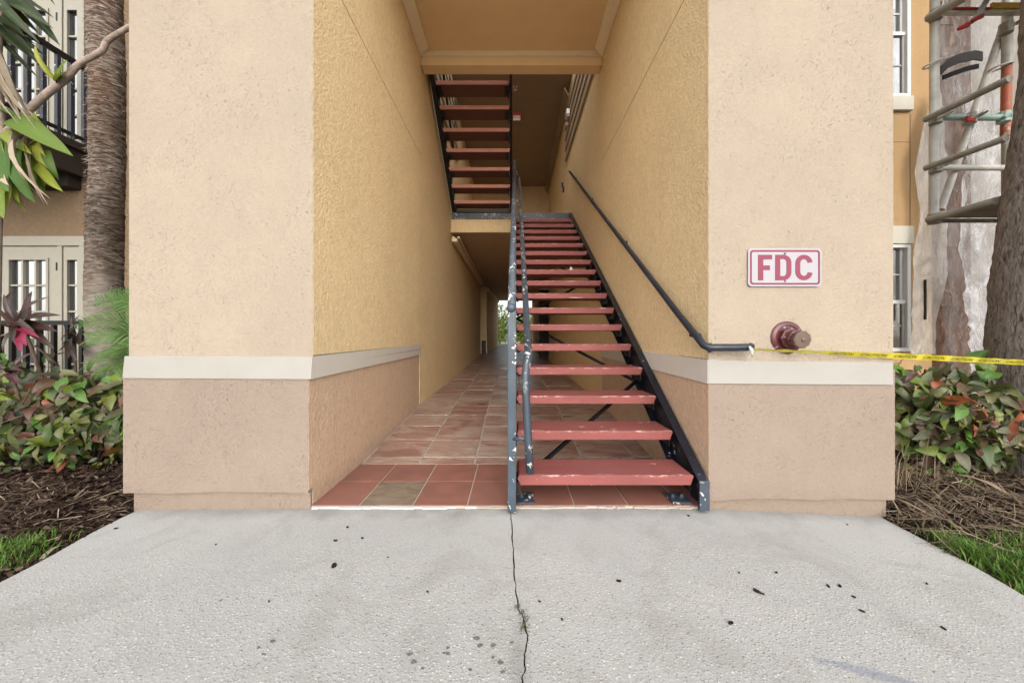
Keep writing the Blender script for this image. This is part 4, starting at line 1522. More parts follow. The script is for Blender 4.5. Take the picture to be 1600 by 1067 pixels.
x = X0 + 0.152                              # D
w = 0.092
outer = [(x, zb), (x + w - 0.045, zb)] + arc(x + w - 0.045, zb + 0.045, 0.045, 0.045, -90, 0, 8) + arc(x + w - 0.045, zt - 0.045, 0.045, 0.045, 0, 90, 8) + [(x + w - 0.045, zt), (x, zt)]
inner = [(x + 0.029, zb + 0.024), (x + w - 0.045, zb + 0.024)] + arc(x + w - 0.045, zb + 0.045, 0.017, 0.021, -90, 0, 8) + arc(x + w - 0.045, zt - 0.045, 0.017, 0.021, 0, 90, 8) + [(x + w - 0.045, zt - 0.024), (x + 0.029, zt - 0.024)]
put('letter_d', ringband(outer, inner, yl0, yl1), M['sign_red'], sg)
x = X0 + 0.266                              # C
w = 0.098
rr = w / 2
oc = arc(x + rr, zt - rr, rr, rr, 8, 180, 14) + arc(x + rr, zb + rr, rr, rr, 180, 352, 14)
ic = arc(x + rr, zt - rr, rr - 0.028, rr - 0.025, 8, 180, 14) + arc(x + rr, zb + rr, rr - 0.028, rr - 0.025, 180, 352, 14)
mb = MB()
n = len(oc)
vs = [(a, yl0, b) for a, b in oc] + [(a, yl0, b) for a, b in ic] + [(a, yl1, b) for a, b in oc] + [(a, yl1, b) for a, b in ic]
fs = []
for i in range(n - 1):
    fs += [(i, i + 1, n + i + 1, n + i), (2 * n + i, 3 * n + i, 3 * n + i + 1, 2 * n + i + 1), (i, 2 * n + i, 2 * n + i + 1, i + 1), (n + i, n + i + 1, 3 * n + i + 1, 3 * n + i)]
fs += [(0, n, 3 * n, 2 * n), (n - 1, 3 * n - 1, 4 * n - 1, 2 * n - 1)]
mb.add(vs, fs)
put('letter_c', mb, M['sign_red'], sg)
for z in (Z0 + 0.030, Z1 - 0.030):
    mb = MB()
    mb.lathe(((X0 + X1s) / 2, YS - 0.003, z), (0, -1, 0), [(0, 0.006), (0.004, 0.005), (0.005, 0.002)], 10)
    put('screw', mb, M['fdc_cap'], sg)

# ------------------------------------------------------------------ fire department connection
fp = thing('fire_connection', (1.561, 2.1, 0.96), 'maroon capped hose connection sticking out below the sign', 'pipe fitting')
ax = Vector((0.02, -1, -0.10)).normalized()
mb = MB()
mb.lathe((1.561, 2.104, 0.962), (0, -1, 0), [(0, 0.092), (0.010, 0.092), (0.016, 0.086), (0.018, 0.070), (0.014, 0.066), (0.014, 0.05)], 32)
put('escutcheon', mb, M['fdc'], fp, smooth='sharp')
b0 = Vector((1.562, 2.085, 0.960))
mb = MB()
mb.lathe(b0, ax, [(0, 0.058), (0.022, 0.060), (0.026, 0.052), (0.032, 0.052)], 8)
put('hex_collar', mb, M['fdc'], fp, bevel=0.002)
mb = MB()
mb.lathe(b0 + ax * 0.03, ax, [(0, 0.046), (0.03, 0.046), (0.032, 0.041), (0.045, 0.041), (0.047, 0.047), (0.055, 0.047)], 24)
put('spout', mb, M['fdc'], fp, smooth='sharp')
mb = MB()
mb.lathe(b0 + ax * 0.086, ax, [(0, 0.045), (0.012, 0.046), (0.016, 0.042), (0.017, 0.012), (0.022, 0.010), (0.024, 0.004)], 24)
for k in range(10):
    a = 2 * math.pi * k / 10
    u, v = frame(ax)
    c = b0 + ax * 0.088 + (u * math.cos(a) + v * math.sin(a)) * 0.045
    mb.tube([c, c + ax * 0.012], 0.004, 6)
put('cap', mb, M['fdc_cap'], fp, smooth='sharp')

# ------------------------------------------------------------------ caution tape
tp = thing('caution_tape', (1.33, 2.03, 0.88), 'yellow caution tape stretched from the handrail end to the right palm', 'tape')
keys = [(P(1173, 545, 2.03), 0.45), (P(1200, 547, 2.03), 0.4), (P(1260, 549.5, 1.985), 0.5), (P(1330, 553, 2.035), 0.8), (P(1395, 556, 2.06), 1.0), (P(1470, 559.5, 2.12), 1.05), (P(1545, 563.5, 2.18), 1.0), (P(1600, 566.5, 2.22), 1.05), (P(1680, 570, 2.28), 1.0), (P(1715, 572, 2.31), 1.0)]
TW = 0.036


def tape_at(t):
    t = max(0, min(0.9999, t)) * (len(keys) - 1)
    i = int(t)
    f = t - i
    (a, ta), (b, tb) = keys[i], keys[i + 1]
    p = a.lerp(b, f)
    tw = ta + (tb - ta) * f
    d = (b - a).normalized()
    up = Vector((0, -math.cos(tw), math.sin(tw)))
    up = (up - d * up.dot(d)).normalized()
    return p, up, d


mb = MB()
mb.open = True
NS = 120
vs = []
for i in range(NS + 1):
    p, up, d = tape_at(i / NS)
    w = TW * (0.62 + 0.38 * min(1, i / NS / 0.28)) if i / NS < 0.28 else TW
    wav = up.cross(d).normalized() * 0.002 * math.sin(i * 0.9)
    vs += [p - up * w / 2 + wav, p + wav * 0.3, p + up * w / 2 - wav]
fs = []
for i in range(NS):
    for k in range(2):
        fs.append((3 * i + k, 3 * i + 3 + k, 3 * i + 4 + k, 3 * i + 1 + k))
mb.add(vs, fs)
tb_ = put('tape_band', mb, M['tape'], tp, smooth=True)
# knot and loose white tail at the rail end
mb = MB()
mb.tube([P(1171, 541, 2.004), P(1173, 546, 2.0), P(1176, 548, 2.01), P(1174, 552, 2.02), P(1168, 558, 2.04), P(1165, 564, 2.05)], [0.006, 0.008, 0.007, 0.006, 0.004, 0.002], 7)
mb.tube([P(1173, 546, 2.0), P(1175, 553, 2.02), P(1176, 558, 2.03)], [0.006, 0.006, 0.003], 6)
put('knot', mb, M['white'], tp, smooth=True)
# printed word repeated along the tape
fc = bpy.data.curves.new('caution_word', 'FONT')
fc.body = 'CAUTION'
fc.size = 1.0
fo = bpy.data.objects.new('caution_word', fc)
COL.objects.link(fo)
dg = bpy.context.evaluated_depsgraph_get()
wm = fo.evaluated_get(dg).to_mesh()
wv = [v.co.copy() for v in wm.vertices]
wf = [tuple(p.vertices) for p in wm.polygons]
fo.evaluated_get(dg).to_mesh_clear()
bpy.data.objects.remove(fo)
bpy.data.curves.remove(fc)
wx0, wx1 = min(v.x for v in wv), max(v.x for v in wv)
wy0, wy1 = min(v.y for v in wv), max(v.y for v in wv)
LEN = sum((keys[i + 1][0] - keys[i][0]).length for i in range(len(keys) - 1))
seglen = [(keys[i + 1][0] - keys[i][0]).length for i in range(len(keys) - 1)]


def tape_s(s):
    for i, L in enumerate(seglen):
        if s <= L or i == len(seglen) - 1:
            return (i + min(1, s / L)) / (len(keys) - 1)
        s -= L


mb = MB()
mb.open = True
s0 = 0.42
while s0 < LEN - 0.2:
    vs = []
    for v in wv:
        u = (v.x - wx0) / (wx1 - wx0)
        h = (v.y - wy0) / (wy1 - wy0) - 0.5
        p, up, d = tape_at(tape_s(s0 + u * 0.155))
        nrm = d.cross(up).normalized()
        if nrm.y > 0:
            nrm = -nrm
        vs.append(p + up * (h * 0.019 + 0.003) + nrm * 0.0045)
    mb.add(vs, wf)
    s0 += 0.205
put('lettering', mb, M['ink'], tp)

# ------------------------------------------------------------------ small fixtures in the stair void
al = thing('fire_alarm', (0.11, 7.9, 5.56), 'red fire alarm box hanging from the dark upper ceiling', 'alarm')
mb = MB()
mb.box(0.015, 0.19, 7.9, 7.96, 5.60, 5.78)
put('housing', mb, M['alarm_red'], al, bevel=0.008)
mb = MB()
mb.box(0.025, 0.18, 7.885, 7.899, 5.57, 5.68)
put('lens', mb, M['alarm_lens'], al, bevel=0.005)
sp = thing('sprinkler_head', (0.06, 7.2, 5.78), 'small chrome sprinkler head under the upper ceiling', 'sprinkler')
mb = MB()
mb.lathe((0.06, 7.2, 5.835), (0, 0, -1), [(0, 0.05), (0.01, 0.05), (0.015, 0.018), (0.06, 0.016), (0.065, 0.035), (0.07, 0.035)], 12)
put('body', mb, M['chrome'], sp)
el = thing('emergency_light', (1.08, 7.0, 5.1), 'chrome twin head emergency light high on right passage wall', 'lamp')
mb = MB()
mb.box(1.02, 1.082, 6.9, 7.1, 5.12, 5.22)
put('case', mb, M['white'], el, bevel=0.01)
for dy, dz in ((-0.07, -0.02), (0.09, -0.10)):
    mb = MB()
    mb.lathe((1.06, 7.0 + dy, 5.13 + dz), (-0.5, -1, -0.3), [(-0.02, 0.015), (0, 0.032), (0.025, 0.036), (0.03, 0.03)], 14)
    put('lamp_head', mb, M['chrome'], el, smooth='sharp')
wb_ = thing('wall_box', (1.09, 9.0, 4.5), 'pair of small dark outlet boxes near the handrail top', 'outlet')
for y, z in ((8.1, 4.28), (7.95, 4.12)):
    mb = MB()
    mb.box(1.09, 1.122, y - 0.03, y + 0.03, z - 0.045, z + 0.045)
    put('cover', mb, M['black'], wb_)
# scraps of paper on the stair
for i, (n, x, w, lab) in enumerate(((10, 0.72, 0.06, 'white paper scrap standing on a stair tread near the right stringer'), (9, 0.14, 0.04, 'tiny white paper scrap on a stair tread beside the left rail'))):
    y0 = 2.1 + (n - 1) * G + 0.05
    mb = MB()
    z = n * RS + 0.001
    mb.add([(x, y0, z), (x + w, y0 + 0.02, z), (x + w * 0.5, y0 + 0.03, z + 0.055), (x + 0.01, y0 + 0.05, z), (x + w, y0 + 0.055, z), (x + w * 0.6, y0 + 0.035, z + 0.04)], [(0, 1, 2), (3, 4, 5), (0, 3, 5, 2), (1, 4, 5, 2)])
    tag(put('paper_scrap', mb, M['white']), lab, 'litter')

# ------------------------------------------------------------------ patio on the left
mb = MB()
mb.box(-9, -2.2, 3.75, YF - 0.01, -0.2, 0.03)
tag(put('patio', mb, M['slab']), 'concrete patio slab in front of the glazed door', kind='structure')
pf = thing('patio_railing', (-4.6, 3.9, 0.03), 'black metal patio railing behind the left shrubs', 'railing')
YR = 3.9
mb = MB()
mb.box(-7.0, -2.3, YR - 0.02, YR + 0.02, H + 24 * YR / F - 0.045, H + 24 * YR / F)
put('top_rail', mb, M['black'], pf)
mb = MB()
mb.box(-7.0, -2.3, YR - 0.015, YR + 0.015, 0.12, 0.15)
put('bottom_rail', mb, M['black'], pf)
x = (1 - CX) * YR / F - 1.2
k = 0
while x < -2.4:
    mb = MB()
    w = 0.017 if k % 8 else 0.027
    mb.box(x - w, x + w, YR - w, YR + w, 0.151 if k % 8 else 0.03, H + 24 * YR / F - 0.046)
    put('baluster' if k % 8 else 'post', mb, M['black'], pf)
    x += 0.147
    k += 1


# ------------------------------------------------------------------ plants
def orient(loc, d, nrm, s):
    d = d.normalized()
    x = d.cross(nrm)
    if x.length < 1e-4:
        x = d.orthogonal()
    x.normalize()
    z = x.cross(d).normalized()
    m = Matrix(((x.x * s, d.x * s, z.x * s, loc.x), (x.y * s, d.y * s, z.y * s, loc.y), (x.z * s, d.z * s, z.z * s, loc.z), (0, 0, 0, 1)))
    return m


def leaf_mesh(name, wid, curl, fold, wave, mat, nseg=6, shape='ovate', seed=0):
    rr_ = random.Random(seed)
    vs, fs, uvs = [], [], []
    ph = rr_.uniform(0, 6)
    for i in range(nseg + 1):
        t = i / nseg
        if shape == 'ovate':
            w = wid * (math.sin(math.pi * min(1, t ** 0.72)) ** 0.8) * (1 - 0.12 * t) + 0.004
        else:
            w = wid * (min(1, t * 5 + 0.25)) * (1 - t ** 3.2) ** 0.9 + 0.002
        y = math.sin(curl * t) / curl if abs(curl) > 1e-3 else t
        z = -(1 - math.cos(curl * t)) / curl if abs(curl) > 1e-3 else 0
        for k in (-1, -0.5, 0, 0.5, 1):
            zz = z + abs(k) * w * fold + wave * math.sin(t * 9 + ph + (k > 0) * 1.7) * abs(k) * w
            vs.append((k * w, y, zz))
            uvs.append((0.5 + 0.5 * k, t))
    for i in range(nseg):
        for k in range(4):
            a = i * 5 + k
            fs.append((a, a + 1, a + 6, a + 5))
    me = bpy.data.meshes.new(name)
    me.from_pydata(vs, [], fs)
    uvl = me.uv_layers.new(name='UVMap')
    for poly in me.polygons:
        for li in poly.loop_indices:
            uvl.data[li].uv = uvs[me.loops[li].vertex_index]
    me.polygons.foreach_set('use_smooth', [True] * len(me.polygons))
    me.materials.append(mat)
    return me


def leaf_obj(name, me, m, parent):
    o = bpy.data.objects.new(name, me)
    COL.objects.link(o)
    o.parent = parent
    o.matrix_local = Matrix.Translation(-wloc(parent)) @ m
    return o


def join_leaves(name, items, mat, parent):
    """many leaves as one mesh; items: (mesh, matrix)"""
    vs, fs, uvs = [], [], []
    for me, m in items:
        k = len(vs)
        uvl = me.uv_layers[0].data if me.uv_layers else None
        vuv = {}
        for poly in me.polygons:
            fs.append(tuple(k + i for i in poly.vertices))
            for li in poly.loop_indices:
                vuv[me.loops[li].vertex_index] = tuple(uvl[li].uv) if uvl else (0.5, 0.5)
        for v in me.vertices:
            vs.append(tuple(m @ v.co - wloc(parent)))
            uvs.append(vuv.get(v.index, (0.5, 0.5)))
    me = bpy.data.meshes.new(name)
    me.from_pydata(vs, [], fs)
    uvl = me.uv_layers.new(name='UVMap')
    for poly in me.polygons:
        for li in poly.loop_indices:
            uvl.data[li].uv = uvs[me.loops[li].vertex_index]
    me.polygons.foreach_set('use_smooth', [True] * len(me.polygons))
    me.materials.append(mat)
    o = bpy.data.objects.new(name, me)
    COL.objects.link(o)
    o.parent = parent
    o['kind'] = 'stuff'
    return o


LEAVES = [leaf_mesh('copper_leaf', w, c, f, wv_, M['leaf'], 6, 'ovate', i) for i, (w, c, f, wv_) in enumerate(((0.25, 0.7, 0.3, 0.2), (0.28, 1.2, 0.4, 0.25), (0.21, 0.5, 0.25, 0.3), (0.26, -0.6, 0.35, 0.25), (0.23, 1.6, 0.2, 0.35)))]


def shrub(x0, x1, y0, y1, ztop, bed, n_obj, n_stuff, label, seed, lean=0.0, size=(0.075, 0.165)):
    rs = random.Random(seed)
    cx_, cy_ = (x0 + x1) / 2, (y0 + y1) / 2
    b = bed(cx_, cy_)
    root = thing('copperleaf_shrub', (cx_, cy_, b), label, 'shrub', 'copperleaf shrubs in the planting beds')
    stems = MB()
    tips = []
    for k in range(16):
        sx = rs.uniform(x0 + 0.15, x1 - 0.15)
        sy = rs.uniform(y0 + 0.3, y1 - 0.1)
        p = Vector((sx, sy, bed(sx, sy) - 0.03))
        pts_ = [p.copy()]
        d = Vector((rs.uniform(-0.5, 0.5) + lean, rs.uniform(-0.8, 0.3), 1)).normalized()
        L = rs.uniform(0.55, 1.0) * (ztop - b)
        for s in range(5):
            p = p + d * L / 5
            d = (d + Vector((rs.uniform(-0.3, 0.3), rs.uniform(-0.3, 0.3), rs.uniform(-0.15, 0.15)))).normalized()
            pts_.append(p.copy())
        stems.tube(pts_, [0.010, 0.009, 0.008, 0.006, 0.005, 0.003], 6)
        for s in range(2, 6):
            q = pts_[s].copy()
            d2 = Vector((rs.uniform(-1, 1), rs.uniform(-1, 0.4), rs.uniform(-0.2, 0.5))).normalized()
            sub = [q, q + d2 * 0.1, q + d2 * 0.2 + Vector((0, 0, -0.02))]
            stems.tube(sub, [0.005, 0.004, 0.002], 5)
    for k in range(7):      # low sprawling runners
        sx = rs.uniform(x0, x1)
        p = Vector((sx, y0 + 0.25, b + rs.uniform(0.05, 0.35)))
        pts_ = [p.copy()]
        for s in range(5):
            p = p + Vector((rs.uniform(-0.02, 0.14) * (1 if lean >= 0 else -1), rs.uniform(-0.06, 0.03), rs.uniform(-0.05, 0.06)))
            pts_.append(p.copy())
        stems.tube(pts_, [0.006, 0.006, 0.005, 0.005, 0.004, 0.002], 6)
    put('stems', stems, M['stem'], root, smooth=True)
    items = []
    for k in range(n_obj + n_stuff):
        front = k < n_obj
        for _ in range(40):
            u, v, w_ = rs.random(), rs.random(), rs.random()
            x = x0 + (x1 - x0) * u
            z = b + 0.03 + (ztop - b) * (v ** 1.12)
            hh_ = (z - b) / (ztop - b)
            bulge = 0.16 * math.sin(math.pi * min(1, hh_ * 1.1)) + 0.05 * mnoise.noise((x * 4, z * 4, seed))
            yfront = y0 + 0.16 - bulge
            depth = 0.10 if front else 0.45
            y = yfront + depth * w_ * (1 if front else 1) + (0.05 if not front else 0)
            topn = ztop - 0.16 + 0.22 * mnoise.noise((x * 3.3, seed * 1.7, 0)) + 0.1 * rs.random()
            if z < topn and mnoise.noise((x * 5.5, z * 5.5, seed + 2)) > -0.33 + 0.25 * (hh_ < 0.25):
                break
        if y < 2.12 and abs(x) < 2.25:
            continue
        nrm = Vector((rs.gauss(0, 0.55), -0.85 + rs.gauss(0, 0.35), 0.75 + rs.gauss(0, 0.4)))
        d = Vector((rs.gauss(0, 0.75) + lean * 0.6, -0.35 + rs.gauss(0, 0.35), -0.55 + rs.gauss(0, 0.45)))
        s = rs.uniform(*size) * (0.75 if hh_ < 0.22 else 1.0) * (1.18 if rs.random() < 0.12 else 1)
        m = orient(Vector((x, y, z)), d, nrm, s)
        me = rs.choice(LEAVES)
        if front:
            leaf_obj('leaf', me, m, root)
        else:
            items.append((me, m))
    join_leaves('inner_leaves', items, M['leaf'], root)
    return root


shrub(-3.05, -2.27, 2.56, 3.2, 0.82, bed_z_l, 290, 330, 'bushy copperleaf shrub hugging the left pier', 11, 0.0)
shrub(-3.9, -2.95, 2.5, 3.2, 0.82, bed_z_l, 295, 360, 'bushy copperleaf shrub below the red cordyline', 12, 0.2)
shrub(-4.9, -3.85, 2.5, 3.2, 0.78, bed_z_l, 70, 160, 'copperleaf shrub at the outer end of the left bed', 13, 0.2)
shrub(2.30, 3.0, 2.62, 3.25, 0.86, bed_z_r, 290, 320, 'olive copperleaf shrub against the right pier', 21, -0.1)
shrub(2.92, 3.55, 2.5, 3.15, 0.83, bed_z_r, 270, 290, 'reddish copperleaf shrub growing in front of the thick palm', 22, -0.2)
shrub(3.75, 4.7, 2.2, 2.9, 0.8, bed_z_r, 60, 140, 'copperleaf shrub on the far side of the thick palm', 23, -0.2)

# cordylines: strap leaves from a cane
STRAPS = {}
for key in ('leaf_red', 'leaf_pink', 'leaf_green', 'leaf_dark', 'leaf_dry'):
    STRAPS[key] = [leaf_mesh('strap_' + key, w, c, f, wv_, M[key], 8, 'strap', i + 50) for i, (w, c, f, wv_) in enumerate(((0.115, 0.7, 0.35, 0.1), (0.10, 1.2, 0.4, 0.12), (0.13, 0.35, 0.3, 0.15)))]


def strap(parent, a, b, key, k=0, name='leaf', nrm=None, wscale=1.0):
    """leaf from point a to point b"""
    me = STRAPS[key][k % 3]
    d = b - a
    nrm = nrm or Vector((0.1, -0.8, 0.6))
    cur = (0.7, 1.2, 0.35)[k % 3]
    tipv = Vector((0, math.sin(cur) / cur, -(1 - math.cos(cur)) / cur))
    L = d.length / tipv.length
    base = orient(Vector((0, 0, 0)), Vector((0, 1, 0)), Vector((0, 0, 1)), 1)
    # tilt so that the curled tip lands on b
    ang = math.atan2(-tipv.z, tipv.y)
    m0 = orient(a, d, nrm, L)
    m = m0 @ Matrix.Rotation(ang, 4, 'X') @ Matrix.Diagonal((wscale * (0.78 if key == 'leaf_green' else 0.62), 1, 1, 1))
    return leaf_obj(name, me, m, parent)


Yc = 2.95
cd = thing('cordyline', (P(40, 600, Yc).x, Yc, 0.0), 'dark red cordyline with a magenta young leaf before the glazed door', 'plant', None)
ctr = P(36, 512, Yc)
mb = MB()
mb.tube([Vector((ctr.x + 0.12, Yc + 0.1, 0.0)), Vector((ctr.x + 0.10, Yc + 0.08, 0.5)), ctr + Vector((0, 0, 0.02))], [0.016, 0.014, 0.010], 8)
mb.tube([P(55, 540, Yc), P(75, 556, Yc + 0.02), P(92, 572, Yc + 0.05)], [0.009, 0.008, 0.007], 6)
put('cane', mb, M['stem'], cd, smooth=True)
for i, (x, y, dy, dk) in enumerate(((6, 459, 0, 'leaf_red'), (79, 463, -.05, 'leaf_red'), (-6, 478, -.1, 'leaf_red'), (96, 493, -.1, 'leaf_red'), (70, 490, .1, 'leaf_red'), (-8, 506, -.15, 'leaf_red'), (22, 536, -.2, 'leaf_red'), (55, 518, -.2, 'leaf_red'), (90, 518, -.12, 'leaf_red'), (-14, 532, -.1, 'leaf_red'), (20, 455, .15, 'leaf_red'), (50, 455, .18, 'leaf_red'), (34, 550, -.18, 'leaf_pink'), (62, 528, -.16, 'leaf_pink'), (42, 540, -.2, 'leaf_pink'), (85, 545, -.1, 'leaf_red'), (5, 552, -.1, 'leaf_red'))):
    a = ctr + Vector((R.uniform(-0.02, 0.02), R.uniform(-0.02, 0.02), R.uniform(-0.04, 0.03)))
    strap(cd, a, P(x, y, Yc + dy), dk, i, wscale=1.25 if dk == 'leaf_pink' else 1.1)
cd2 = thing('cordyline', (P(118, 600, 3.1).x, 3.1, 0.0), 'dark purple cordyline beside the left palm trunk', 'plant', None)
ctr2 = P(116, 528, 3.1)
mb = MB()
mb.tube([Vector((ctr2.x, 3.1, 0)), Vector((ctr2.x + 0.02, 3.1, 0.5)), ctr2], [0.015, 0.012, 0.009], 8)
put('cane', mb, M['stem'], cd2, smooth=True)
for i, (x, y, dy) in enumerate(((112, 494, 0), (125, 492, .05), (100, 505, -.1), (135, 512, 0), (95, 532, -.15), (133, 545, -.1), (108, 560, -.2), (122, 566, -.2), (90, 550, -.1))):
    strap(cd2, ctr2 + Vector((0, R.uniform(-.02, .02), R.uniform(-.03, .03))), P(x, y, 3.1 + dy), 'leaf_red', i)
cd3 = thing('cordyline', (P(14, 600, 2.55).x, 2.55, 0.0), 'low bronze cordyline at the outer edge of the left shrubs', 'plant', None)
ctr3 = P(18, 582, 2.56)
mb = MB()
mb.tube([Vector((ctr3.x - .05, 2.7, 0)), Vector((ctr3.x - .03, 2.65, 0.4)), ctr3], [0.015, 0.012, 0.009], 8)
put('cane', mb, M['stem'], cd3, smooth=True)
for i, (x, y, dy, kk) in enumerate(((-12, 603, -.1, 'leaf_red'), (-8, 566, 0, 'leaf_red'), (30, 556, 0, 'leaf_red'), (45, 566, 0, 'leaf_red'), (38, 580, -.1, 'leaf_red'), (30, 600, -.15, 'leaf_red'), (8, 575, -.1, 'leaf_red'), (60, 548, .1, 'leaf_red'))):
    strap(cd3, ctr3, P(x, y, 2.56 + dy), kk, i, wscale=1.2)

# dracaena leaning in from the left, with the bare branch
Yd = 2.38
dr = thing('dracaena', (-3.45, Yd, -0.02), 'leggy dracaena with hanging strap leaves and long bare branch by the left palm', 'plant')
mb = MB()
mb.tube([Vector((-3.42, Yd + 0.05, -0.05)), P(-14, 640, Yd + .03), P(-8, 470, Yd), P(-4, 330, Yd), P(2, 282, Yd), P(2, 190, Yd), P(-4, 90, Yd), P(4, 20, Yd), P(10, -60, Yd)], [0.03, 0.028, 0.026, 0.022, 0.021, 0.02, 0.018, 0.016, 0.014], 10)
put('cane', mb, M['twig'], dr, smooth=True)
bp = [P(0, 219, Yd - .01), P(12, 207, Yd), P(35, 183, Yd), P(58, 160, Yd), P(78, 143, Yd), P(102, 124, Yd), P(117, 107, Yd), P(128, 97, Yd), P(150, 86, Yd), P(161, 78, Yd + .01), P(166, 66, Yd + .02), P(176, 58, Yd + .03), P(203, 42, Yd + .05), P(222, 30, Yd + .1)]
mb = MB()
mb.tube(bp, [0.021, 0.022, 0.021, 0.021, 0.021, 0.022, 0.019, 0.018, 0.018, 0.017, 0.018, 0.017, 0.016, 0.012], 10)
put('branch', mb, M['twig'], dr, smooth=True)
LV = [  # base x, y, tip x, y, kind, depth shift, width
    (18, 186, 114, 244, 'leaf_green', -.06, 1.3), (52, 178, 86, 213, 'leaf_green', .02, 1.5), (6, 206, 50, 241, 'leaf_green', -.05, 1.2), (52, 222, 80, 267, 'leaf_green', .02, 1.7),
    (72, 235, 92, 282, 'leaf_green', .04, 1.5), (58, 255, 99, 300, 'leaf_green', -.02, 1.2), (30, 236, 56, 318, 'leaf_green', -.05, 1.6), (25, 245, 38, 290, 'leaf_green', 0, 1.7),
    (8, 222, 18, 288, 'leaf_green', -.06, 1.5), (2, 285, 6, 342, 'leaf_green', -.08, 1.8), (25, 280, 31, 318, 'leaf_green', 0, 1.7), (14, 270, 8, 336, 'leaf_green', -.05, 1.6), (-12, 240, -20, 320, 'leaf_green', -.05, 1.4),
    (0, 170, 40, 190, 'leaf_green', .02, 1.1), (-2, 262, 14, 300, 'leaf_green', -.1, 1.6), (40, 246, 24, 300, 'leaf_green', .05, 1.5),
    (88, 126, 56, 70, 'leaf_green', -.03, 1.0), (88, 128, 106, 94, 'leaf_green', -.03, 1.3), (90, 128, 106, 112, 'leaf_green', -.05, 2.2), (90, 130, 102, 124, 'leaf_dark', -.02, 2),
    (20, -10, 94, 72, 'leaf_dark', 0, 1.0), (5, 2, 84, 46, 'leaf_dark', -.03, 1.0), (0, 12, 62, 68, 'leaf_dark', -.05, 1.1), (-5, 30, 66, 106, 'leaf_dark', .02, 0.9), (0, 40, 82, 112, 'leaf_dark', .05, 0.8),
    (2, -20, 30, 28, 'leaf_dark', -.06, 1.4), (-8, 18, 38, 58, 'leaf_dark', 0, 1.4), (60, -30, 86, 9, 'leaf_dark', .02, 0.9), (-10, 0, -20, 60, 'leaf_dark', -.04, 1.2), (0, 60, 60, 122, 'leaf_dark', .08, .6), (-5, -5, 60, 12, 'leaf_dark', .05, 1.0),
    (-10, 25, 58, 205, 'leaf_dry', -.07, 0.28), (-6, 30, 52, 190, 'leaf_dry', -.09, 0.25), (-12, 60, 40, 180, 'leaf_dry', -.04, 0.3), (-5, 80, 30, 195, 'leaf_dry', -.08, 0.3), (-15, 50, 20, 170, 'leaf_dry', -.05, .35), (10, 110, 45, 200, 'leaf_dry', -.02, .4), (-10, 110, 10, 210, 'leaf_dry', -.06, .5), (0, 100, 66, 196, 'leaf_dry', .03, .4), (15, 120, 32, 185, 'leaf_dry', .0, .8),
    (38, 208, 80, 312, 'leaf_dry', -.08, 0.5), (42, 212, 70, 320, 'leaf_dry', -.06, 0.25), (50, 232, 76, 322, 'leaf_dry', -.05, 0.25), (35, 200, 62, 308, 'leaf_dry', -.03, 0.2), (2, 270, 14, 290, 'leaf_dry', -.1, 1.2)]
rl = random.Random(44)
for k in range(34):
    xa, ya = rl.uniform(-20, 62), rl.uniform(190, 270)
    L_ = rl.uniform(38, 75)
    an = rl.uniform(-0.5, 0.55)
    LV.append((xa, ya, xa + L_ * math.sin(an), ya + L_ * math.cos(an), 'leaf_green', rl.uniform(0.0, 0.14), rl.uniform(1.2, 2.0)))
for k in range(10):
    xa, ya = rl.uniform(-30, 20), rl.uniform(-30, 60)
    LV.append((xa, ya, xa + rl.uniform(40, 75), ya + rl.uniform(20, 70), 'leaf_dark', rl.uniform(0.0, 0.2), rl.uniform(0.9, 1.5)))
for i, (xa, ya, xb, yb, key, dy, ws) in enumerate(LV):
    nrm = Vector((R.uniform(-0.4, 0.4), -1, R.uniform(0.1, 0.8)))
    strap(dr, P(xa, ya, Yd + dy * 0.3), P(xb, yb, Yd + dy - 0.02), key, i, nrm=nrm, wscale=ws, name='leaf' if key != 'leaf_dry' else 'dried_leaf')


# pygmy date palm fronds beside the pier
def frond_mesh(mb, a, b, sag, w, n, up, rs, arch=Vector((0, 0, 1))):
    """feather frond: rachis strip and leaflets"""
    d = b - a
    L = d.length
    side = d.cross(up).normalized()
    for i in range(n):
        t = (i + 1) / n
        p = a.lerp(b, t) + arch * (sag * math.sin(math.pi * t) * L)
        p2 = a.lerp(b, min(1, t + 0.02)) + arch * (sag * math.sin(math.pi * min(1, t + 0.02)) * L)
        dr_ = (p2 - p).normalized() if (p2 - p).length > 1e-6 else d.normalized()
        ll = w * (0.55 + 0.45 * math.sin(math.pi * min(1, t * 0.9 + 0.12))) * rs.uniform(0.85, 1.1)
        for sgn in (-1, 1):
            dl = (side * sgn * 0.75 + dr_ * 0.75 + Vector((0, 0, -0.18 + rs.uniform(-.12, .1))) + up * 0.1).normalized()
            tip = p + dl * ll + Vector((0, 0, -0.10 * ll))
            mid = p + dl * ll * 0.5
            wv2 = dl.cross(up).normalized() * (0.0040 if w < 0.3 else 0.016)
            k = len(mb.v)
            mb.v += [p - wv2 * 0.5, p + wv2 * 0.5, mid + wv2, mid - wv2, tip]
            mb.f += [(k, k + 1, k + 2, k + 3), (k + 3, k + 2, k + 4)]


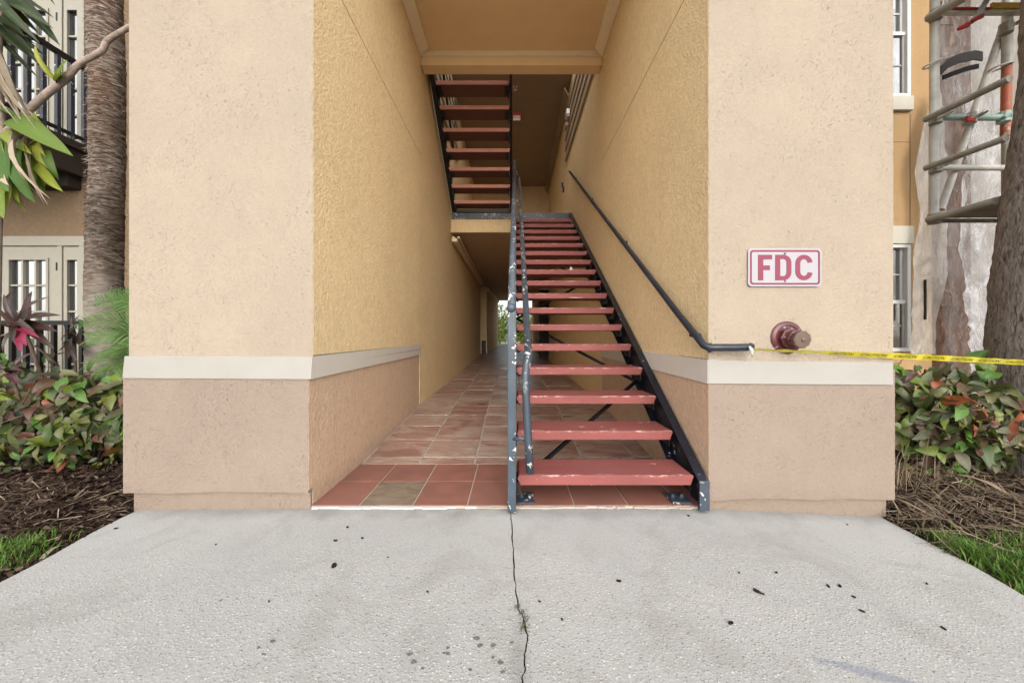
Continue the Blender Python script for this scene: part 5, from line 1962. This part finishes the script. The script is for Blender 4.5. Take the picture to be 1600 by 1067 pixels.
pp = thing('pygmy_palm', (-2.55, 2.95, -0.02), 'small feathery green palm peeping out beside the left pier', 'palm')
mb = MB()
mb.tube([(-2.55, 2.95, -0.05), (-2.56, 2.94, 0.4), (-2.60, 2.92, 0.86)], [0.06, 0.05, 0.045], 10)
put('trunk', mb, M['bark_l'], pp, smooth=True)
rs = random.Random(3)
crown0 = Vector((-2.60, 2.92, 0.86))
for (tx, ty, ty_) in (((126, 505, 2.80)), ((150, 470, 2.9)), ((172, 458, 3.0)), ((140, 530, 2.75)), ((150, 585, 2.72)), ((172, 600, 2.7)), ((135, 570, 2.85)), ((190, 470, 2.8)), ((240, 480, 2.9)), ((230, 560, 3.2)), ((185, 520, 2.66)), ((160, 555, 2.7))):
    tip = P(tx, ty, ty_)
    mb = MB()
    mb.open = True
    frond_mesh(mb, crown0, tip, 0.16, 0.15, 44, Vector((rs.uniform(-.3, .3), -0.85, rs.uniform(0.2, 0.7))).normalized(), rs)
    L_ = (tip - crown0).length
    mb.tube([crown0.lerp(tip, q) + Vector((0, 0, 0.16 * L_ * math.sin(math.pi * q))) for q in (0, .2, .4, .6, .8, 1)], [0.007, 0.006, 0.005, 0.004, 0.003, 0.002], 5, False)
    put('frond', mb, M['frond'], pp)


# palms
def trunk_tube(path, rads, amp, seed, n=28, m=110, ring=0.0, ringd=14):
    pts_ = [Vector(p) for p in path]
    cum = [0]
    for a, b in zip(pts_[:-1], pts_[1:]):
        cum.append(cum[-1] + (b - a).length)
    mb = MB()
    vs, fs = [], []
    for i in range(m + 1):
        s = cum[-1] * i / m
        j = 0
        while j < len(cum) - 2 and s > cum[j + 1]:
            j += 1
        f = (s - cum[j]) / (cum[j + 1] - cum[j])
        f2 = f * f * (3 - 2 * f) if False else f
        p = pts_[j].lerp(pts_[j + 1], f2)
        r = rads[j] + (rads[j + 1] - rads[j]) * f2
        for k in range(n):
            a = 2 * math.pi * k / n
            ca, sa = math.cos(a), math.sin(a)
            q = (ca * 2.2, sa * 2.2, p.z * 3.0 + seed)
            dr_ = amp * mnoise.noise(q) + amp * 0.7 * mnoise.noise((ca * 6, sa * 6, p.z * 16 + seed)) + ring * math.sin(p.z * 2 * math.pi * ringd + 1.5 * mnoise.noise((ca, sa, p.z)))
            vs.append((p.x + (r + dr_) * ca, p.y + (r + dr_) * sa, p.z))
    for i in range(m):
        for k in range(n):
            k2 = (k + 1) % n
            fs.append((i * n + k, i * n + k2, (i + 1) * n + k2, (i + 1) * n + k))
    mb.add(vs, fs)
    return mb


def crown(root, top, n, L, seed):
    rs_ = random.Random(seed)
    for k in range(n):
        a = 2 * math.pi * k / n + rs_.uniform(-0.2, 0.2)
        e = rs_.uniform(-0.35, 0.7)
        tip = top + Vector((math.cos(a), math.sin(a), e)).normalized() * L
        mb = MB()
        mb.open = True
        frond_mesh(mb, top, tip, 0.22, 0.55, 34, Vector((0, 0, 1)), rs_)
        put('frond', mb, M['frond'], root)


pa = thing('palm_tree', (-3.52, 3.2, -0.03), 'slender palm with fibrous brown trunk beside the left pier', 'palm')
x_of = lambda px, Y: (px - CX) * Y / F
mb = trunk_tube([(x_of(166, 3.2), 3.2, -0.1), (x_of(165, 3.2), 3.2, 1.0), (x_of(163, 3.2), 3.2, 1.4), (x_of(167, 3.2), 3.2, 2.3), (x_of(167, 3.2), 3.2, 3.2), (x_of(163, 3.2), 3.2, 3.9), (x_of(160, 3.2), 3.2, 7.2)], [0.135, 0.122, 0.12, 0.114, 0.113, 0.121, 0.12], 0.010, 5.0, m=220, ring=0.002, ringd=11)
put('trunk', mb, M['bark_two'], pa, smooth=True)
mb = MB()
mb.open = True
rs = random.Random(9)
for k in range(4600):
    z = rs.uniform(1.2, 4.3)
    if rs.random() > (z - 1.15) / 0.7:
        continue
    a = rs.uniform(0, 2 * math.pi)
    if math.sin(a) > 0.45:
        continue
    r = 0.118
    c = Vector((x_of(166, 3.2), 3.2, z))
    out = Vector((math.cos(a), math.sin(a), 0))
    tang = Vector((-math.sin(a), math.cos(a), 0))
    sgn = 1 if rs.random() < 0.7 else -1
    p = c + out * r
    L = rs.uniform(0.02, 0.085)
    q = p + tang * sgn * L * 0.9 + Vector((0, 0, -rs.uniform(0, 0.35) * L)) + out * rs.uniform(0.002, 0.018)
    w = Vector((0, 0, rs.uniform(0.0012, 0.003)))
    i = len(mb.v)
    mb.v += [p - w, p + w, q]
    mb.f += [(i, i + 1, i + 2)]
tag(put('bark_fibres', mb, M['fibre'], pa), kind='stuff')
crown(pa, Vector((x_of(160, 3.2), 3.2, 7.2)), 14, 2.2, 5)

pb = thing('palm_tree', (3.66, 2.6, -0.05), 'thick grey palm trunk beside the scaffold', 'palm')
Yp = 2.62
rows_ = [(800, 1542, .36), (740, 1544, .36), (680, 1539, .36), (600, 1536, .35), (520, 1537.5, .345), (430, 1545, .33), (340, 1556, .315), (250, 1569, .30), (180, 1579, .29), (80, 1590, .285), (0, 1592, .28), (-300, 1600, .27), (-900, 1610, .25)]
path, rads = [], []
for (y, xl, r) in rows_:
    e = P(xl, y, Yp)
    X_ = e.x + r
    for _ in range(12):      # centre whose left tangent passes through the outline point
        d_ = math.hypot(X_, Yp)
        X_ = Yp * math.tan(math.atan((xl - CX) / F) + math.asin(r / d_))
    path.append((X_, Yp, e.z))
    rads.append(r)
mb = trunk_tube(path, rads, 0.012, 12.0, n=40, m=170, ring=0.002, ringd=9)
put('trunk', mb, M['bark_r'], pb, smooth=True)
crown(pb, Vector(path[-1]), 14, 2.6, 8)

# ------------------------------------------------------------------ scaffold
scf = thing('scaffold', (3.95, 3.4, 0), 'weathered tube scaffold in front of the plastic wrapped corner', 'scaffold')
YA = 3.4


def sp_(x, y, Y=YA):
    return P(x, y, Y)


def pole(name, a, b, r, mat):
    mb = MB()
    mb.tube([a, b], r, 12)
    return put(name, mb, mat, scf, smooth='sharp')


RT = 0.031
A_top, A_bot = Vector((x_of(1462, YA), YA, 6.0)), Vector((x_of(1459, YA), YA, sp_(0, 348).z))
pole('standard', A_bot, A_top, RT + 0.003, M['pipe'])
YB = YA + 0.02
mb = MB()
mb.tube([Vector((x_of(1573, YB), YB, -0.05)), Vector((x_of(1573, YB), YB, sp_(0, 215, YB).z))], RT + 0.002, 12)
put('standard', mb, M['pipe_grey'], scf, smooth='sharp')
pole('standard', Vector((x_of(1571, YB), YB, sp_(0, 214, YB).z)), Vector((x_of(1573, YB), YB, sp_(0, 105, YB).z)), RT + 0.003, M['pipe_orange'])
pole('standard', Vector((x_of(1573, YB), YB, sp_(0, 104, YB).z)), Vector((x_of(1579, YB), YB, 6.4)), RT + 0.004, M['pipe'])
# ledgers across
pole('ledger', sp_(1466, 183.5, YA - .03), sp_(1570, 184, YA - .03), 0.028, M['pipe_teal'])
pole('ledger', sp_(1466, 262, YA + .02), sp_(1568, 262.5, YA + .02), 0.026, M['pipe'])
pole('ledger', sp_(1455, 345, YA + .02), sp_(1568, 345, YA + .02), 0.02, M['pipe_grey'])
# transoms running towards the street


def transom(xa, ya, xb, yb, r, mat, Ya=YA - 0.055):
    a = P(xa, ya, Ya)
    # same height and side as a, nearer to the street
    k = (xb - CX) / (xa - CX)
    Yb = Ya / k
    b = P(xb, yb, Yb)
    return pole('transom', a, b, r, mat)


transom(1446, 187, 1578, 123, 0.027, M['pipe_grey'])
transom(1446, 263, 1572, 216, 0.025, M['pipe_grey'])
transom(1450, 344, 1556, 314, 0.030, M['pipe_grey'])
transom(1450, 29, 1512, -6, 0.034, M['pipe_grey'])
# diagonal brace
pole('brace', sp_(1470, 328, YA + .075), sp_(1568, 42, YA + .075), 0.03, M['pipe'])
# couplers with wing bolts
for (x, y) in ((1462, 186), (1462, 262), (1460, 342), (1568, 184), (1572, 45), (1462, 24), (1515, 186)):
    mb = MB()
    c = sp_(x, y, YA - .03)
    mb.tube([c + Vector((0, 0, -0.045)), c + Vector((0, 0, 0.045))], 0.045, 10)
    mb.tube([c + Vector((-0.05, -0.04, -0.02)), c + Vector((0.06, -0.05, 0.02))], 0.014, 8)
    mb.lathe(c + Vector((0.02, -0.05, 0.0)), (0.4, -1, 0.2), [(0, 0.016), (0.03, 0.016), (0.03, 0.01), (0.055, 0.01)], 6)
    put('coupler', mb, M['pipe_grey'] if x != 1568 else M['pipe_teal'], scf)
mb = MB()
c = sp_(1515, 186, YA - .07)
mb.box(c.x - 0.03, c.x + 0.045, c.y - 0.01, c.y + 0.005, c.z - 0.025, c.z + 0.025)
put('red_tag', mb, M['red_bit'], scf)
# hoops of wire round the poles
for (x, y, Y) in ((1462, 100, YA), (1570, 105, YB)):
    mb = MB()
    c = sp_(x, y, Y)
    mb.tube([c + Vector((0.085 * math.cos(a) - (0.01 if x < 1500 else 0.04), 0.06 * math.sin(a), 0.022 * math.cos(a))) for a in [2 * math.pi * k / 16 for k in range(17)]], 0.008, 6, False)
    put('wire_hoop', mb, M['pipe'], scf, smooth=True)
# deck: yellow board, grey planks, red edge pieces
c0, c1 = sp_(1472, 32, YA - .02), sp_(1590, 32, YA - .02)
mb = MB()
mb.box(c0.x, c1.x + 0.3, YA - 0.05, YA - 0.01, sp_(0, 27).z, sp_(0, 21).z)
put('deck_rail', mb, M['pipe'], scf)
mb = MB()
mb.box(sp_(1535, 0).x, c1.x + 0.35, YA - 0.07, YA - 0.052, sp_(0, 23).z, sp_(0, 15).z)
put('yellow_board', mb, M['plank_y'], scf)
mb = MB()
mb.box(c0.x + 0.05, sp_(1534, 0).x, YA - 0.07, YA - 0.052, sp_(0, 24).z, sp_(0, 22).z)
put('red_edge', mb, M['red_bit'], scf)
for k in range(5):
    mb = MB()
    mb.box(c0.x - 0.05, c1.x + 0.6, YA - 0.09 - 0.235 * (k + 1), YA - 0.1 - 0.235 * k, sp_(0, 12).z + R.uniform(0, .01), sp_(0, 2).z)
    put('deck_plank', mb, M['plank'], scf)
for k in range(4):
    mb = MB()
    mb.box(sp_(1463, 0).x, c1.x + 0.3, YA - 0.9 + 0.225 * k, YA - 0.685 + 0.225 * k, sp_(0, 341).z - 0.02 * k * 0, sp_(0, 341).z + 0.035)
    put('deck_plank', mb, M['plank'], scf)
# hanging strap with red tip
mb = MB()
mb.tube([sp_(1545, -4, YA - .12), sp_(1532, 18, YA - .13), sp_(1518, 35, YA - .13), sp_(1500, 45, YA - .12)], [0.022, 0.022, 0.02, 0.012], 7)
put('hanging_strap', mb, M['pipe'], scf, smooth=True)
mb = MB()
mb.tube([sp_(1512, 39, YA - .16), sp_(1498, 46, YA - .15)], [0.024, 0.014], 7)
mb.tube([sp_(1534, 26, YA - .16), sp_(1520, 33, YA - .16)], [0.02, 0.018], 7)
put('red_tip', mb, M['red_bit'], scf, smooth=True)


# ------------------------------------------------------------------ plastic sheeting
def sheet(name, rows, Y0, ncol, amp, seed, mat, parent, fine=0.35):
    """rows: (photo y, left x, right x) outlines at distance Y0"""
    mb = MB()
    mb.open = True
    nr = 70
    vs = []
    for j in range(nr + 1):
        y = rows[0][0] + (rows[-1][0] - rows[0][0]) * j / nr
        i = 0
        while i < len(rows) - 2 and y > rows[i + 1][0]:
            i += 1
        f = (y - rows[i][0]) / (rows[i + 1][0] - rows[i][0])
        f = f * f * (3 - 2 * f)
        xl = rows[i][1] + (rows[i + 1][1] - rows[i][1]) * f
        xr = rows[i][2] + (rows[i + 1][2] - rows[i][2]) * f
        for k in range(ncol + 1):
            u = k / ncol
            p = P(xl + (xr - xl) * u, y, Y0)
            q = Vector((p.x * 5.0 + p.z * 1.3, p.z * 1.1, seed))
            fold = mnoise.noise(q) + 0.5 * abs(mnoise.noise((p.x * 9 - p.z * 3.5, p.z * 4.2, seed + 3))) * 2 + fine * mnoise.noise((p.x * 17 + p.z * 9, p.z * 11, seed + 5))
            vs.append((p.x + 0.02 * mnoise.noise((p.z * 5, seed, u * 3)), p.y + amp * fold, p.z))
    fs = [(j * (ncol + 1) + k, j * (ncol + 1) + k + 1, (j + 1) * (ncol + 1) + k + 1, (j + 1) * (ncol + 1) + k) for j in range(nr) for k in range(ncol)]
    mb.add(vs, fs)
    return put(name, mb, mat, parent, smooth=True)


ps = thing('plastic_sheeting', (fx(1500), 4.4, 0), 'clear plastic sheeting draped over the stripped building corner', 'plastic sheet')
sheet('clear_sheet', [(-60, 1470, 1600), (20, 1470, 1590), (150, 1466, 1584), (300, 1470, 1580), (420, 1472, 1560), (520, 1478, 1552), (592, 1484, 1548)], 4.42, 60, 0.08, 1.0, M['plastic'], ps, 0.12)
sheet('milky_sheet', [(135, 1463, 1470), (200, 1443, 1476), (262, 1429, 1480), (330, 1437, 1479), (420, 1428, 1482), (500, 1424, 1465), (553, 1424, 1462)], 4.55, 26, 0.02, 6.0, M['plastic_w'], ps)
sheet('loose_fold', [(150, 1512, 1560), (260, 1510, 1566), (360, 1500, 1560), (470, 1512, 1556), (560, 1528, 1552), (640, 1535, 1552)], 4.2, 44, 0.10, 9.0, M['plastic_l'], ps, 0.1)


def ribbon(pts_, w, mat, nm):
    mb = MB()
    for (a, b) in zip(pts_[:-1], pts_[1:]):
        a1, b1 = Vector(a), Vector(b)
        d = Vector((0, 0, w / 2))
        y = Vector((0, 0.012, 0))
        mb.hexa([a1 - d, b1 - d, b1 - d + y, a1 - d + y], [a1 + d, b1 + d, b1 + d + y, a1 + d + y])
    return put(nm, mb, mat, ps)


ribbon([P(1471, 110, 4.0), P(1482, 99, 4.0), P(1500, 91, 4.0), P(1524, 86, 4.0), P(1536, 88, 4.0)], 0.10, M['tape_grey'], 'grey_edging')
ribbon([P(1474, 121, 3.98), P(1492, 114, 3.98), P(1512, 107, 3.98), P(1530, 103, 3.98)], 0.05, M['tape_black'], 'black_edging')
mb = MB()
mb.box(fx(1423), fx(1426), YF - 0.16, YF - 0.15, fz(500), fz(440))
put('black_edging', mb, M['tape_black'], ps)


# ------------------------------------------------------------------ ground litter
def strips(name, n, area, bed, mat, seed, lr, wr, hmax, label, curve=False):
    rs_ = random.Random(seed)
    mb = MB()
    mb.open = True
    x0, x1, y0, y1 = area
    k = 0
    while k < n:
        x, y = rs_.uniform(x0, x1), rs_.uniform(y0, y1)
        if x < 0 and x > left_edge(y) - 0.01 + rs_.gauss(0, 0.012):
            continue
        if x > 0 and x < right_edge(y) + 0.01 - rs_.gauss(0, 0.012):
            continue
        if (y > 2.08 and abs(x) < 2.2):
            continue
        k += 1
        a = rs_.uniform(0, math.pi * 2)
        L, w = rs_.uniform(*lr), rs_.uniform(*wr)
        z = bed(x, y) + 0.004 + rs_.random() ** 2 * hmax
        d = Vector((math.cos(a), math.sin(a), rs_.gauss(0, 0.25)))
        s = Vector((-math.sin(a), math.cos(a), rs_.gauss(0, 0.4))) * w / 2
        p = Vector((x, y, z))
        i = len(mb.v)
        m_ = p + Vector((rs_.gauss(0, .1), rs_.gauss(0, .1), rs_.gauss(0, 0.08))) * L
        mb.v += [p - d * L / 2 - s, p - d * L / 2 + s, m_ + s * 1.2, m_ - s * 1.2, p + d * L / 2 + s * 0.6, p + d * L / 2 - s * 0.6]
        mb.f += [(i, i + 1, i + 2, i + 3), (i + 3, i + 2, i + 4, i + 5)]
    o = put(name, mb, mat)
    tag(o, label, None, None, 'stuff')
    return o


strips('mulch', 11000, (-3.9, -2.1, 1.3, 2.75), bed_z_l, M['mulch'], 1, (0.02, 0.09), (0.004, 0.012), 0.022, 'dark brown shredded mulch over the left bed')
strips('dry_straw', 260, (-3.2, -2.12, 1.75, 2.3), bed_z_l, M['straw'], 2, (0.05, 0.22), (0.002, 0.006), 0.03, 'pale dry stalks lying on the left bed')
strips('mulch', 6500, (2.02, 3.9, 1.3, 2.75), bed_z_r, M['mulch'], 3, (0.02, 0.09), (0.004, 0.012), 0.022, 'brown shredded mulch over the right bed')
strips('dry_straw', 2300, (2.02, 3.7, 1.75, 2.75), bed_z_r, M['straw'], 4, (0.05, 0.24), (0.002, 0.005), 0.05, 'dense pale dry grass stalks on the right bed')


def blades(name, n, spots, bed, mat, seed, hr_, wr, label, kind='stuff'):
    rs_ = random.Random(seed)
    mb = MB()
    mb.open = True
    k = 0
    while k < n:
        cx_, cy_, sx, sy = rs_.choice(spots)
        x, y = rs_.gauss(cx_, sx), rs_.gauss(cy_, sy)
        if (x < 0 and x > left_edge(y) - 0.0) or (x > 0 and x < right_edge(y)):
            if abs(x) > 1.5:
                continue
        k += 1
        h, w = rs_.uniform(*hr_), rs_.uniform(*wr)
        a = rs_.uniform(0, 2 * math.pi)
        lean = Vector((math.cos(a), math.sin(a), 0)) * h * rs_.uniform(0.2, 0.9)
        s = Vector((-math.sin(a), math.cos(a), 0)) * w / 2
        p = Vector((x, y, bed(x, y) - 0.005))
        m_ = p + lean * 0.35 + Vector((0, 0, h * 0.6))
        t = p + lean + Vector((0, 0, h * 0.9))
        i = len(mb.v)
        mb.v += [p - s, p + s, m_ + s * 0.8, m_ - s * 0.8, t]
        mb.f += [(i, i + 1, i + 2, i + 3), (i + 3, i + 2, i + 4)]
    o = put(name, mb, mat)
    return tag(o, label, kind=kind)


blades('grass', 1700, [(-2.25, 1.62, 0.06, 0.09), (-2.34, 1.56, 0.10, 0.09), (-2.4, 1.62, 0.14, 0.07), (-2.27, 1.72, 0.04, 0.05)], bed_z_l, M['grass'], 5, (0.02, 0.075), (0.003, 0.006), 'short green grass at the left edge of the walkway')
blades('grass', 3600, [(2.2, 1.56, 0.07, 0.12), (2.35, 1.62, 0.14, 0.12), (2.5, 1.68, 0.2, 0.10), (2.16, 1.78, 0.03, 0.05)], bed_z_r, M['grass'], 6, (0.025, 0.085), (0.003, 0.007), 'short green grass at the right edge of the walkway')
blades('tall_grass', 130, [(2.42, 2.5, 0.05, 0.05), (2.62, 2.48, 0.07, 0.05), (2.34, 2.42, 0.05, 0.05), (2.5, 2.45, 0.1, 0.06)], bed_z_r, M['straw'], 7, (0.15, 0.42), (0.003, 0.006), 'tall dry grass stems at the foot of the right shrub')
blades('green_tuft', 14, [(2.98, 2.42, 0.02, 0.02)], bed_z_r, M['grass'], 8, (0.07, 0.14), (0.005, 0.01), 'bright green grass tuft under the right shrub')
mossp = [P(x, y, F * (H + .018) / (y - CY)) for x, y in ((810, 952), (816, 958), (820, 965), (819, 975), (820, 982))]
blades('moss', 420, [(p.x, p.y, 0.007, 0.010) for p in mossp], lambda x, y: -0.02, M['moss'], 9, (0.004, 0.014), (0.002, 0.004), 'dark moss tuft growing in the walkway crack')

# fallen bits on the concrete
bits = [(522, 884, .028, 'black curled leaf on the left slab, largest one there'), (524, 845, .016, 'dark leaf bit just above the largest black leaf on the left slab'), (543, 824, .014, 'dark leaf bit closest to the grey brown tile'), (566, 841, .012, 'dark speck right of the leaf bits below the grey brown tile'), (967, 908, .016, 'rounded dark leaf bit right of the crack, below the first tread'), (1186, 926, .040, 'long black seed pod on the right slab'), (1142, 974, .018, 'dark oval leaf bit nearest the front edge on the right slab'),
        (1213, 895, .014, 'faint dark bit above the long black seed pod'), (1294, 916, .018, 'left one of two adjacent dark bits right of the seed pod'), (1312, 916, .020, 'right one of two adjacent dark bits right of the seed pod'), (1334, 933, .016, 'thin dark bit below the two adjacent bits on the right slab'), (1347, 955, .018, 'dark bit below the thin one on the right slab'), (181, 826, .014, 'dark leaf bit near the outer foot of the left pier'), (337, 851, .008, 'tiny dark speck in front of the left pier'), (878, 968, .009, 'tiny dark speck right of the moss tuft in the crack'), (843, 940, .008, 'tiny dark speck above and right of the moss tuft'), (420, 940, .008, 'tiny dark speck in the middle of the left slab'), (1076, 806, .012, 'dark bit by the foot of the right stair stringer'), (1324, 820, .010, 'dark bit at the foot of the right pier'), (1448, 912, .014, 'dark bit near the right edge grass'), (1474, 982, .016, 'thin dark bit at the lower right of the walkway'), (668, 925, .008, 'tiny dark speck on the left slab towards the crack'), (1155, 895, .008, 'tiny dark speck above the seed pod, left of the faint bit'), (606, 871, .006, 'tiny dark speck right of the largest black leaf')]
for i, (x, y, s, lab) in enumerate(bits):
    Y = F * (H + .018) / (y - CY)
    for _ in range(4):
        Y = F * (H - walk_z((x - CX) * Y / F, Y)) / (y - CY)
    X = (x - CX) * Y / F
    rs_ = random.Random(i + 60)
    s *= (0.55 if x < 1200 else 0.42) if x != 1186 else 0.6
    mb = MB()
    n = 9
    a0 = rs_.uniform(0, 6)
    lng = 2.6 if x == 1186 else 1.5
    if x == 1186:
        a0 = 2.3
    top_, bot = [], []
    for k in range(n):
        a = 2 * math.pi * k / n
        r = s * rs_.uniform(0.7, 1.1)
        u, v = r * math.cos(a) * (lng ** .5), r * math.sin(a) / lng
        if x == 1186:
            u, v = r * math.cos(a) * 1.0, r * math.sin(a) * (0.32 if math.cos(a) > 0 else 0.12)
        px_, py_ = X + u * math.cos(a0) - v * math.sin(a0), Y + u * math.sin(a0) + v * math.cos(a0)
        zz = walk_z(px_, py_) + 0.001
        top_.append((px_, py_, zz + 0.003 + rs_.uniform(0, 0.25) * s))
        bot.append((px_, py_, zz))
    mb.add(bot + top_ + [(X, Y, walk_z(X, Y) + 0.004)], [(k, (k + 1) % n, n + (k + 1) % n, n + k) for k in range(n)] + [(n + k, n + (k + 1) % n, 2 * n) for k in range(n)] + [tuple(range(n - 1, -1, -1))])
    o = put('leaf_scrap', mb, M['debris'])
    tag(o, lab or 'tiny dark dried leaf bit lying loose on the concrete walkway', 'leaf litter', 'dark leaf bits on the walkway')
pk = random.Random(91)
pockets = [(694, 1020), (700, 1012), (745, 997), (750, 1008), (770, 1027), (782, 1035), (785, 1050), (640, 1022), (646, 1034), (660, 1044), (770, 1008), (404, 1012), (412, 1022), (425, 1002), (345, 938), (700, 1021), (735, 1046), (800, 1004)]
mb = MB()
mb.open = True
for (x, y) in pockets:
    Y = F * (H + .02) / (y - CY)
    X = (x - CX) * Y / F
    n = 8
    s_ = pk.uniform(0.004, 0.009)
    ring = []
    for k in range(n):
        a = 2 * math.pi * k / n
        r = s_ * pk.uniform(0.6, 1.2)
        px_, py_ = X + 1.3 * r * math.cos(a), Y + r * math.sin(a)
        ring.append((px_, py_, walk_z(px_, py_) + 0.0012))
    k0 = len(mb.v)
    mb.v += [Vector(p) for p in ring]
    mb.f.append(tuple(range(k0, k0 + n)))
tag(put('tar_spots', mb, M['tar']), 'small dark grey tar spots on the concrete walkway by the crack', kind='stuff')
# dried grey leaves and a pale stick on the right bed
dl = thing('dried_leaf', P(1540, 762, 2.4), 'long curled grey dried palm leaf on the right bed', 'dried leaf')
strap(dl, P(1496, 742, 2.46), P(1592, 788, 2.24) + Vector((0, 0, 0.02)), 'leaf_dry', 0, name='blade', nrm=Vector((0.2, -0.6, 0.8)), wscale=0.9)
mb = MB()
mb.tube([P(1396, 777, 2.22), P(1418, 786, 2.16), P(1446, 800, 2.08)], [0.006, 0.006, 0.004], 6)
tag(put('stick', mb, M['leaf_dry'], smooth=True), 'pale straight stick lying beside the right pier foot', 'stick')
mb = MB()
mb.tube([P(86, 792, 2.15), P(96, 780, 2.2), P(106, 768, 2.22)], [0.004, 0.005, 0.003], 6)
tag(put('stick', mb, M['leaf_dry'], smooth=True), 'short pale twig on the dark left mulch', 'stick')
dl2 = thing('dried_leaf', P(80, 870, 1.72), 'curled grey brown dried leaf at the left walkway edge', 'dried leaf')
strap(dl2, P(62, 882, 1.66) + Vector((0, 0, 0.012)), P(104, 856, 1.78) + Vector((0, 0, 0.015)), 'leaf_dry', 1, name='blade', nrm=Vector((0, -0.2, 1)), wscale=1.3)
# ------------------------------------------------------------------ greenery beyond the far end
FL = leaf_mesh('far_leaf', 0.22, 0.8, 0.2, 0.1, M['far_leaf'], 4, 'ovate', 77)
for (cx_, cy_, w, h, lab, sd) in ((-1.2, 23.0, 1.3, 2.5, 'pale green bush seen through the breezeway end, left of the newel', 31), (1.0, 22.5, 1.1, 1.7, 'pale green bush seen through the breezeway end, behind the treads', 32)):
    root = thing('leafy_bush', (cx_, cy_, 0.46), lab, 'bush')
    rs_ = random.Random(sd)
    mb = MB()
    for k in range(9):
        p = Vector((cx_ + rs_.uniform(-.3, .3), cy_ + rs_.uniform(-.3, .3), 0.4))
        mb.tube([p, p + Vector((rs_.uniform(-.4, .4), rs_.uniform(-.3, .3), h * 0.5)), p + Vector((rs_.uniform(-.8, .8), rs_.uniform(-.5, .5), h * 0.9))], [0.03, 0.02, 0.008], 6)
    put('stems', mb, M['stem'], root, smooth=True)
    items = []
    for k in range(1900):
        u = Vector((rs_.gauss(0, 1), rs_.gauss(0, 1), rs_.gauss(0, 1))).normalized() * rs_.random() ** 0.45
        q = Vector((cx_ + u.x * w, cy_ + u.y * 0.8, 0.5 + h * 0.5 + u.z * h * 0.55))
        if q.z < 0.47 or mnoise.noise(q * 2.2) < -0.25:
            continue
        items.append((FL, orient(q, Vector((rs_.gauss(0, 1), -0.3 + rs_.gauss(0, .6), -0.4 + rs_.gauss(0, .6))), Vector((rs_.gauss(0, .6), -1, 0.8)), rs_.uniform(0.12, 0.26))))
    join_leaves('foliage', items, M['far_leaf'], root)
